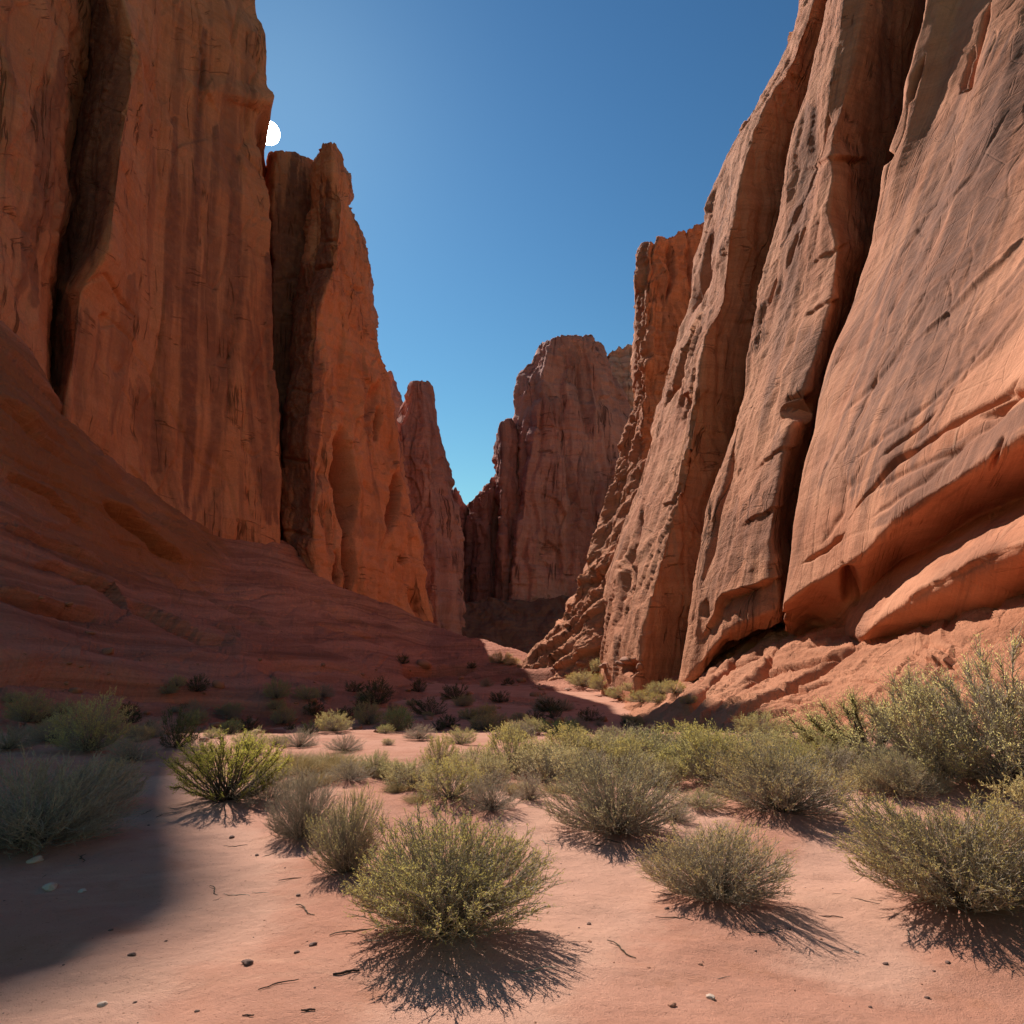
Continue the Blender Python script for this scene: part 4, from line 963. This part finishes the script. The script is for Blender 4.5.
# plants on the slopes: found on the built rock
def on_rock(cage, px, py):
    d = (cage.VX - px) ** 2 + (cage.VY - py) ** 2
    near = np.argwhere(d < 9)
    if not len(near): near = np.array([np.unravel_index(np.argmin(d), d.shape)])
    pts = cage.V[near[:, 0], near[:, 1]]
    return pts[np.argmin(pts[:, 1])]
for c in (TL, AP, FT, B1): c.VX, c.VY = project(c.V)
shade = [(26, 720, 42, 30, 'mid_c'), (88, 752, 74, 56, 'mid_c'), (176, 748, 36, 36, 'dark'), (378, 704, 34, 24, 'dark'), (368, 722, 30, 24, 'mid_c'), (396, 732, 34, 22, 'dark'), (284, 722, 26, 18, 'mid_c'), (316, 716, 22, 14, 'dark'),
         (334, 732, 34, 20, 'mid_c'), (455, 697, 28, 14, 'dark'), (430, 716, 34, 16, 'dark'), (484, 730, 30, 16, 'mid_c'), (520, 738, 34, 18, 'mid_d'), (130, 762, 50, 26, 'mid_d'), (150, 738, 30, 20, 'mid_d'), (200, 762, 44, 24, 'mid_d'),
         (52, 742, 50, 24, 'mid_d'), (8, 750, 50, 26, 'mid_d'), (250, 752, 40, 22, 'mid_c'), (300, 748, 40, 20, 'mid_d'), (345, 752, 40, 18, 'mid_d'), (420, 740, 36, 16, 'mid_d'), (460, 745, 36, 16, 'mid_c'), (560, 735, 34, 14, 'dark'),
         (590, 722, 24, 12, 'dark'), (550, 712, 24, 12, 'dark'), (500, 700, 20, 10, 'dark'), (610, 738, 30, 12, 'mid_d'), (404, 662, 14, 9, 'dark'), (350, 655, 22, 11, 'dark'), (355, 690, 18, 10, 'dark'), (420, 690, 18, 12, 'dark'),
         (148, 634, 20, 10, 'dark'), (204, 546, 22, 12, 'dark'), (222, 552, 14, 9, 'dark'), (228, 580, 9, 16, 'dark'), (266, 602, 22, 14, 'dark'), (330, 600, 14, 8, 'dark'), (345, 612, 14, 8, 'dark'), (375, 620, 12, 7, 'dark'),
         (300, 560, 10, 7, 'dark'), (178, 640, 10, 8, 'dark'), (105, 580, 8, 9, 'dark'), (508, 684, 14, 8, 'dark'), (630, 728, 18, 8, 'dark'), (470, 666, 10, 6, 'dark'), (250, 730, 22, 12, 'dark'), (230, 735, 24, 14, 'dark'), (448, 728, 24, 12, 'dark'), (535, 722, 20, 10, 'dark'), (575, 738, 26, 12, 'mid_c')]
sr = np.random.RandomState(3)
for i in range(75):
    x = 10 + 640 * sr.rand(); y = 746 - (56 if x > 230 else 34) * sr.rand() ** 1.2 - (0 if sr.rand() < .75 else 40 * sr.rand())
    y = max(y, np.interp(x, [0, 430, 530, 600, 660], [640, 668, 690, 712, 734])); w = 10 + 22 * sr.rand() ** 1.5
    shade.append((x, y, w, w * (.5 + .25 * sr.rand()), ['dark', 'mid_c', 'mid_d', 'mid_b'][i % 4]))
special = {0: 'blue-green bush at the foot of the shaded slope near the left photo edge', 1: 'widest dark green bush in the shade, behind the pale sunlit bush',
           2: 'narrow upright dark bush in the shade, left above the yellow bush', 3: 'upper of two dark round bushes on the middle of the shaded slope', 33: 'largest dark bush on the ledge where the cliff face meets the slope'}
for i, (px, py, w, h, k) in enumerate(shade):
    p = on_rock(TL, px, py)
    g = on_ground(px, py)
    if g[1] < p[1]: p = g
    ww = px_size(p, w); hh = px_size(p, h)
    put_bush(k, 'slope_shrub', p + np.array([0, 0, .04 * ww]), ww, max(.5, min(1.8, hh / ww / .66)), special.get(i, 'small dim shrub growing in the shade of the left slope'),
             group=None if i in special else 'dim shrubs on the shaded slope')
lit = [(470, 652, 24, 12), (484, 655, 26, 14), (500, 660, 26, 12), (512, 662, 18, 9), (585, 684, 26, 16), (600, 690, 30, 16), (618, 696, 30, 12), (640, 700, 34, 12), (660, 694, 34, 14), (675, 690, 26, 12), (596, 672, 18, 14), (655, 702, 26, 10), (628, 690, 20, 10), (572, 680, 18, 10), (690, 702, 20, 9)]
for i, (px, py, w, h) in enumerate(lit):
    p = on_ground(px, py)
    for c in (FT, AP, B1, TL):
        q = on_rock(c, px, py); qx, qy = project(q)
        if abs(qx - px) < 4 and abs(qy - py) < 4 and q[1] < p[1]: p = q
    ww = px_size(p, w); hh = px_size(p, h)
    far = px < 520
    put_bush('mid_a' if i % 2 else 'mid_c', 'canyon_bush', p, ww, max(.5, min(1.6, hh / ww / .66)),
             'sunlit yellow-green bush in the gap beyond the shaded slope' if far else 'pale green bush at the foot of the ribbed right wall, beyond the shaded ridge',
             group='bushes in the far gap' if far else 'bushes at the foot of the right wall')

# stones and fallen twigs on the sand
def stone_mesh(seed, mat):
    import bmesh
    bm = bmesh.new(); bmesh.ops.create_icosphere(bm, subdivisions=3, radius=.5)
    for v in bm.verts:
        q = np.array(v.co) * 2.1 + seed * 5.1
        v.co *= 1 - .34 * float(facets(q[0] * .8, q[1] * .8, q[2] * .8, seed, .8)) + .2 * float(perlin(q[0], q[1], q[2])) + .1 * float(perlin(q[0] * 3, q[1] * 3, q[2] * 3))
        v.co.z *= .55
    me = bpy.data.meshes.new('pebble'); bm.to_mesh(me); bm.free()
    for p in me.polygons: p.use_smooth = True
    me.materials.append(mat); return me
def plain_rock(name, c1, c2):
    m, n, l, out = new_mat(name); b = NB(n, l)
    pos = n.new('ShaderNodeNewGeometry').outputs['Position']
    p = n.new('ShaderNodeBsdfPrincipled'); p.inputs['Roughness'].default_value = .9
    l.new(b.mix(b.noise(pos, 40, 4), c1, c2), p.inputs['Base Color']); l.new(b.bump(b.noise(pos, 90, 4), .006), p.inputs['Normal']); l.new(p.outputs[0], out.inputs[0]); return m
R_PALE, R_DARK, R_RED = plain_rock('pale_stone', (.62, .46, .36), (.5, .34, .25)), plain_rock('dark_stone', (.12, .06, .045), (.2, .1, .07)), plain_rock('red_stone', (.42, .19, .11), (.34, .14, .08))
SM = [[stone_mesh(s + 7 * k, m) for s in range(3)] for k, m in enumerate((R_PALE, R_DARK, R_RED))]
for px, py, w, k, lab in [(34, 868, 14, 0, 'flat pale stone in the shade, nearest to the large grey bush'), (50, 889, 16, 0, 'larger flat pale stone in the shade, just above a small one'), (82, 892, 8, 0, 'small pale stone in the shade, right of the larger flat one'),
                          (710, 999, 10, 0, 'round pale pebble alone on the sand at the bottom right of the middle'), (103, 1001, 9, 0, 'little pale flake on the sand at the bottom left'),
                          (247, 965, 13, 1, 'dark flat pebble on the sand at the bottom, below a pair'), (313, 948, 8, 1, 'upper dark pebble of the pair left of the rabbitbrush shadow'), (297, 956, 6, 1, 'lower dark pebble of the pair left of the rabbitbrush shadow'),
                          (132, 952, 8, 1, 'dark chip at the rim of the left shade'), (257, 853, 5, 1, 'dark pebble on the sand between yellow bush and rabbitbrush'), (232, 837, 6, 1, 'dark clod just below the yellow bush'), (298, 896, 5, 1, 'tiny dark pebble left of the grey-green bush'),
                          (948, 965, 6, 1, 'dark pebble under the largest right bush'), (700, 966, 5, 2, 'red pebble on the sand below the low grey sagebrush'), (672, 1003, 9, 2, 'red flake near the round pale pebble'), (856, 951, 5, 0, 'white speck of stone left of the largest right bush'),
                          (720, 922, 5, 2, 'red pebble just below the low grey sagebrush'), (425, 1008, 6, 1, 'dark chip at the bottom edge below the rabbitbrush shadow'), (197, 1012, 5, 1, 'dark chip at the bottom edge on the left')]:
    p = on_ground(px, py); w = px_size(p, w)
    o = link('pebble', SM[k][rnd.randrange(3)]); o.location = Vector(p) + Vector((0, 0, w * .12)); o.scale = (w, w * .8, w * .8); o.rotation_euler = (0, 0, rnd.random() * 6)
    prop(o, label=lab, cat='pebble')
SPECK = np.random.RandomState(9)
for i in range(250):
    y = 2.4 + 9 * SPECK.rand() ** 1.3; x = (SPECK.rand() - .5) * 1.7 * y
    k = 1 if SPECK.rand() < .5 else 2
    w = .008 + .028 * SPECK.rand() ** 3
    o = link('pebble', SM[k][i % 3]); o.location = (x, y, float(ground_z(x, y)) + w * .1); o.scale = (w, w * .8, w * .8); o.rotation_euler = (0, 0, SPECK.rand() * 6)
    prop(o, label='crumb-sized dark or red pebble strewn on the sunlit sand', cat='pebble', group='tiny pebbles on the sand')
BR = np.random.RandomState(12)
for i in range(260):
    if i < 220: x = 20 + 600 * BR.rand(); top = np.interp(x, [0, 60, 150, 280, 430, 530, 620], [430, 460, 545, 560, 640, 676, 702]); y = top + (742 - top) * BR.rand() ** .7; c = TL
    else: x = 535 + 110 * BR.rand(); y = 655 + 42 * BR.rand(); c = FT if x < 600 else B1
    p = on_rock(c, x, y); g = on_ground(x, y)
    if g[1] < p[1]: p = g
    w = px_size(p, 2.5 + 13 * BR.rand() ** 3)
    o = link('boulder', SM[2][i % 3]); o.location = Vector(p) + Vector((0, 0, w * .08)); o.scale = (w, w * (.6 + .4 * BR.rand()), w * (.7 + .5 * BR.rand())); o.rotation_euler = (.3 * BR.rand(), .3 * BR.rand(), 6 * BR.rand())
    prop(o, label='red block of fallen rock lying on the shaded slope' if i < 220 else 'red block of fallen rock at the foot of the sunlit ribbed wall', cat='boulder', group='fallen blocks on the shaded slope' if i < 220 else 'fallen blocks at the foot of the ribbed wall')
def twig(px, py, lpx, ang, label, th=.006):
    p = on_ground(px, py); L = px_size(p, lpx)
    k = np.linspace(-.5, .5, 9)
    r = np.random.RandomState(int(px))
    P = np.stack([k * L, .04 * L * np.sin(k * 7 + px), np.full(9, th * .9)], -1) + r.normal(size=(9, 3)) * np.array([0, .008 * L, .0006])
    V, F = tubes(P[None], (th * (1 - .7 * np.abs(k)))[None], 6)
    o = link('twig', mesh_np('twig', V, F, S_DARK, True, None, {'tone': np.zeros(len(V))})); o.location = Vector(p); o.rotation_euler = (0, 0, ang)
    prop(o, label=label, cat='twig')
twig(346, 978, 26, .35, 'thick dark twig on the sand left of the rabbitbrush shadow', .0065)
twig(308, 1013, 14, .1, 'short dark twig at the bottom of the sand', .0045)
twig(248, 1018, 12, 0, 'dark sliver of wood at the bottom edge', .0035)
twig(278, 988, 40, .6, 'thin curved twig on the sand below the pair of pebbles', .003)
twig(290, 880, 22, .4, 'thin twig left of the grey-green bush', .004)
twig(830, 916, 24, -.2, 'thin twig at the end of the low sagebrush shadow', .004)
TW_ = np.random.RandomState(8)
def stick_mesh(seed):
    r = np.random.RandomState(seed); k = np.linspace(-.5, .5, 9)
    P = np.stack([k, .08 * np.sin(k * 6 + seed) + .02 * r.normal(size=9), .02 + .02 * r.rand(9)], -1)
    q = np.linspace(0, 1, 5); Q = P[5] + np.stack([.25 * q, .16 * q + .03 * np.sin(q * 5), .05 * q], -1)
    V1, F1 = tubes(P[None], (.016 * (1 - .8 * np.abs(k)))[None], 5); V2, F2 = tubes(Q[None], (.008 * (1.1 - q))[None], 4)
    V = np.concatenate([V1, V2]); return mesh_np('dead_twig', V, np.concatenate([F1, F2 + len(V1)]), S_DARK if seed % 2 else S_GREY, True, None, {'tone': np.full(len(V), .5)})
STICKS = [stick_mesh(i) for i in range(4)]
for i, (bx, by, n_) in enumerate([(447, 945, 12), (346, 880, 6), (300, 842, 5), (226, 812, 14), (616, 842, 8), (716, 908, 9), (782, 822, 8), (940, 915, 10), (500, 815, 4), (60, 865, 5), (600, 960, 3), (250, 900, 3)]):
    c = on_ground(bx, by)
    for k in range(n_):
        a = TW_.rand() * 6.28; d = (.15 + .75 * TW_.rand()) * (1.0 if by < 900 else .8)
        x, y = c[0] + d * math.cos(a), c[1] + .8 * d * math.sin(a); L = .08 + .22 * TW_.rand() ** 2
        o = link('dead_twig', STICKS[(i + k) % 4]); o.location = (x, y, float(ground_z(x, y)) + .012); o.scale = (L, L, L); o.rotation_euler = (0, 0, TW_.rand() * 6.28)
        prop(o, label='short dead twig dropped on the sand around a bush', cat='twig', group='dead twigs under the bushes')
print('plants', round(time.time() - T0, 1))
GROUND = build_ground()
def settle(lift):
    xs_, ys_, Z_ = GROUND
    bpy.context.view_layer.update()
    for o in bpy.data.objects:
        base = o.name.split('.')[0]
        if base in lift:
            x, y = o.location.x, o.location.y
            i = int(np.clip(np.searchsorted(xs_, x) - 1, 0, len(xs_) - 2)); j = int(np.clip(np.searchsorted(ys_, y) - 1, 0, len(ys_) - 2))
            f = (x - xs_[i]) / (xs_[i + 1] - xs_[i]); g = (y - ys_[j]) / (ys_[j + 1] - ys_[j])
            z = (Z_[i, j] * (1 - f) + Z_[i + 1, j] * f) * (1 - g) + (Z_[i, j + 1] * (1 - f) + Z_[i + 1, j + 1] * f) * g
            o.location.z = z + lift[base] * (o.scale.z if base == 'pebble' else 1)
settle({'pebble': .1, 'twig': .002, 'dead_twig': -.001})

# ------------------------------------------------------------------ the sun itself, peering past the edge of the left cliff
def sun_ball():
    d = W(268.5, 133, 1.0) - np.array([0, 0, EYE]); d /= np.linalg.norm(d)
    dist = 5000.0
    bm_v = bpy.data.meshes.new('sun')
    import bmesh
    bm = bmesh.new(); bmesh.ops.create_icosphere(bm, subdivisions=4, radius=dist * .0135); bm.to_mesh(bm_v); bm.free()
    m, n, l, out = new_mat('sun_glow')
    e = n.new('ShaderNodeEmission'); e.inputs[0].default_value = (1, .97, .9, 1); e.inputs[1].default_value = 25
    l.new(e.outputs[0], out.inputs[0]); bm_v.materials.append(m)
    o = link('sun', bm_v, loc=Vector(d * dist) + Vector((0, 0, EYE)))
    prop(o, label='blazing white sun peering past the edge of the left cliff', cat='sun')
sun_ball()

print('script', round(time.time() - T0, 1))
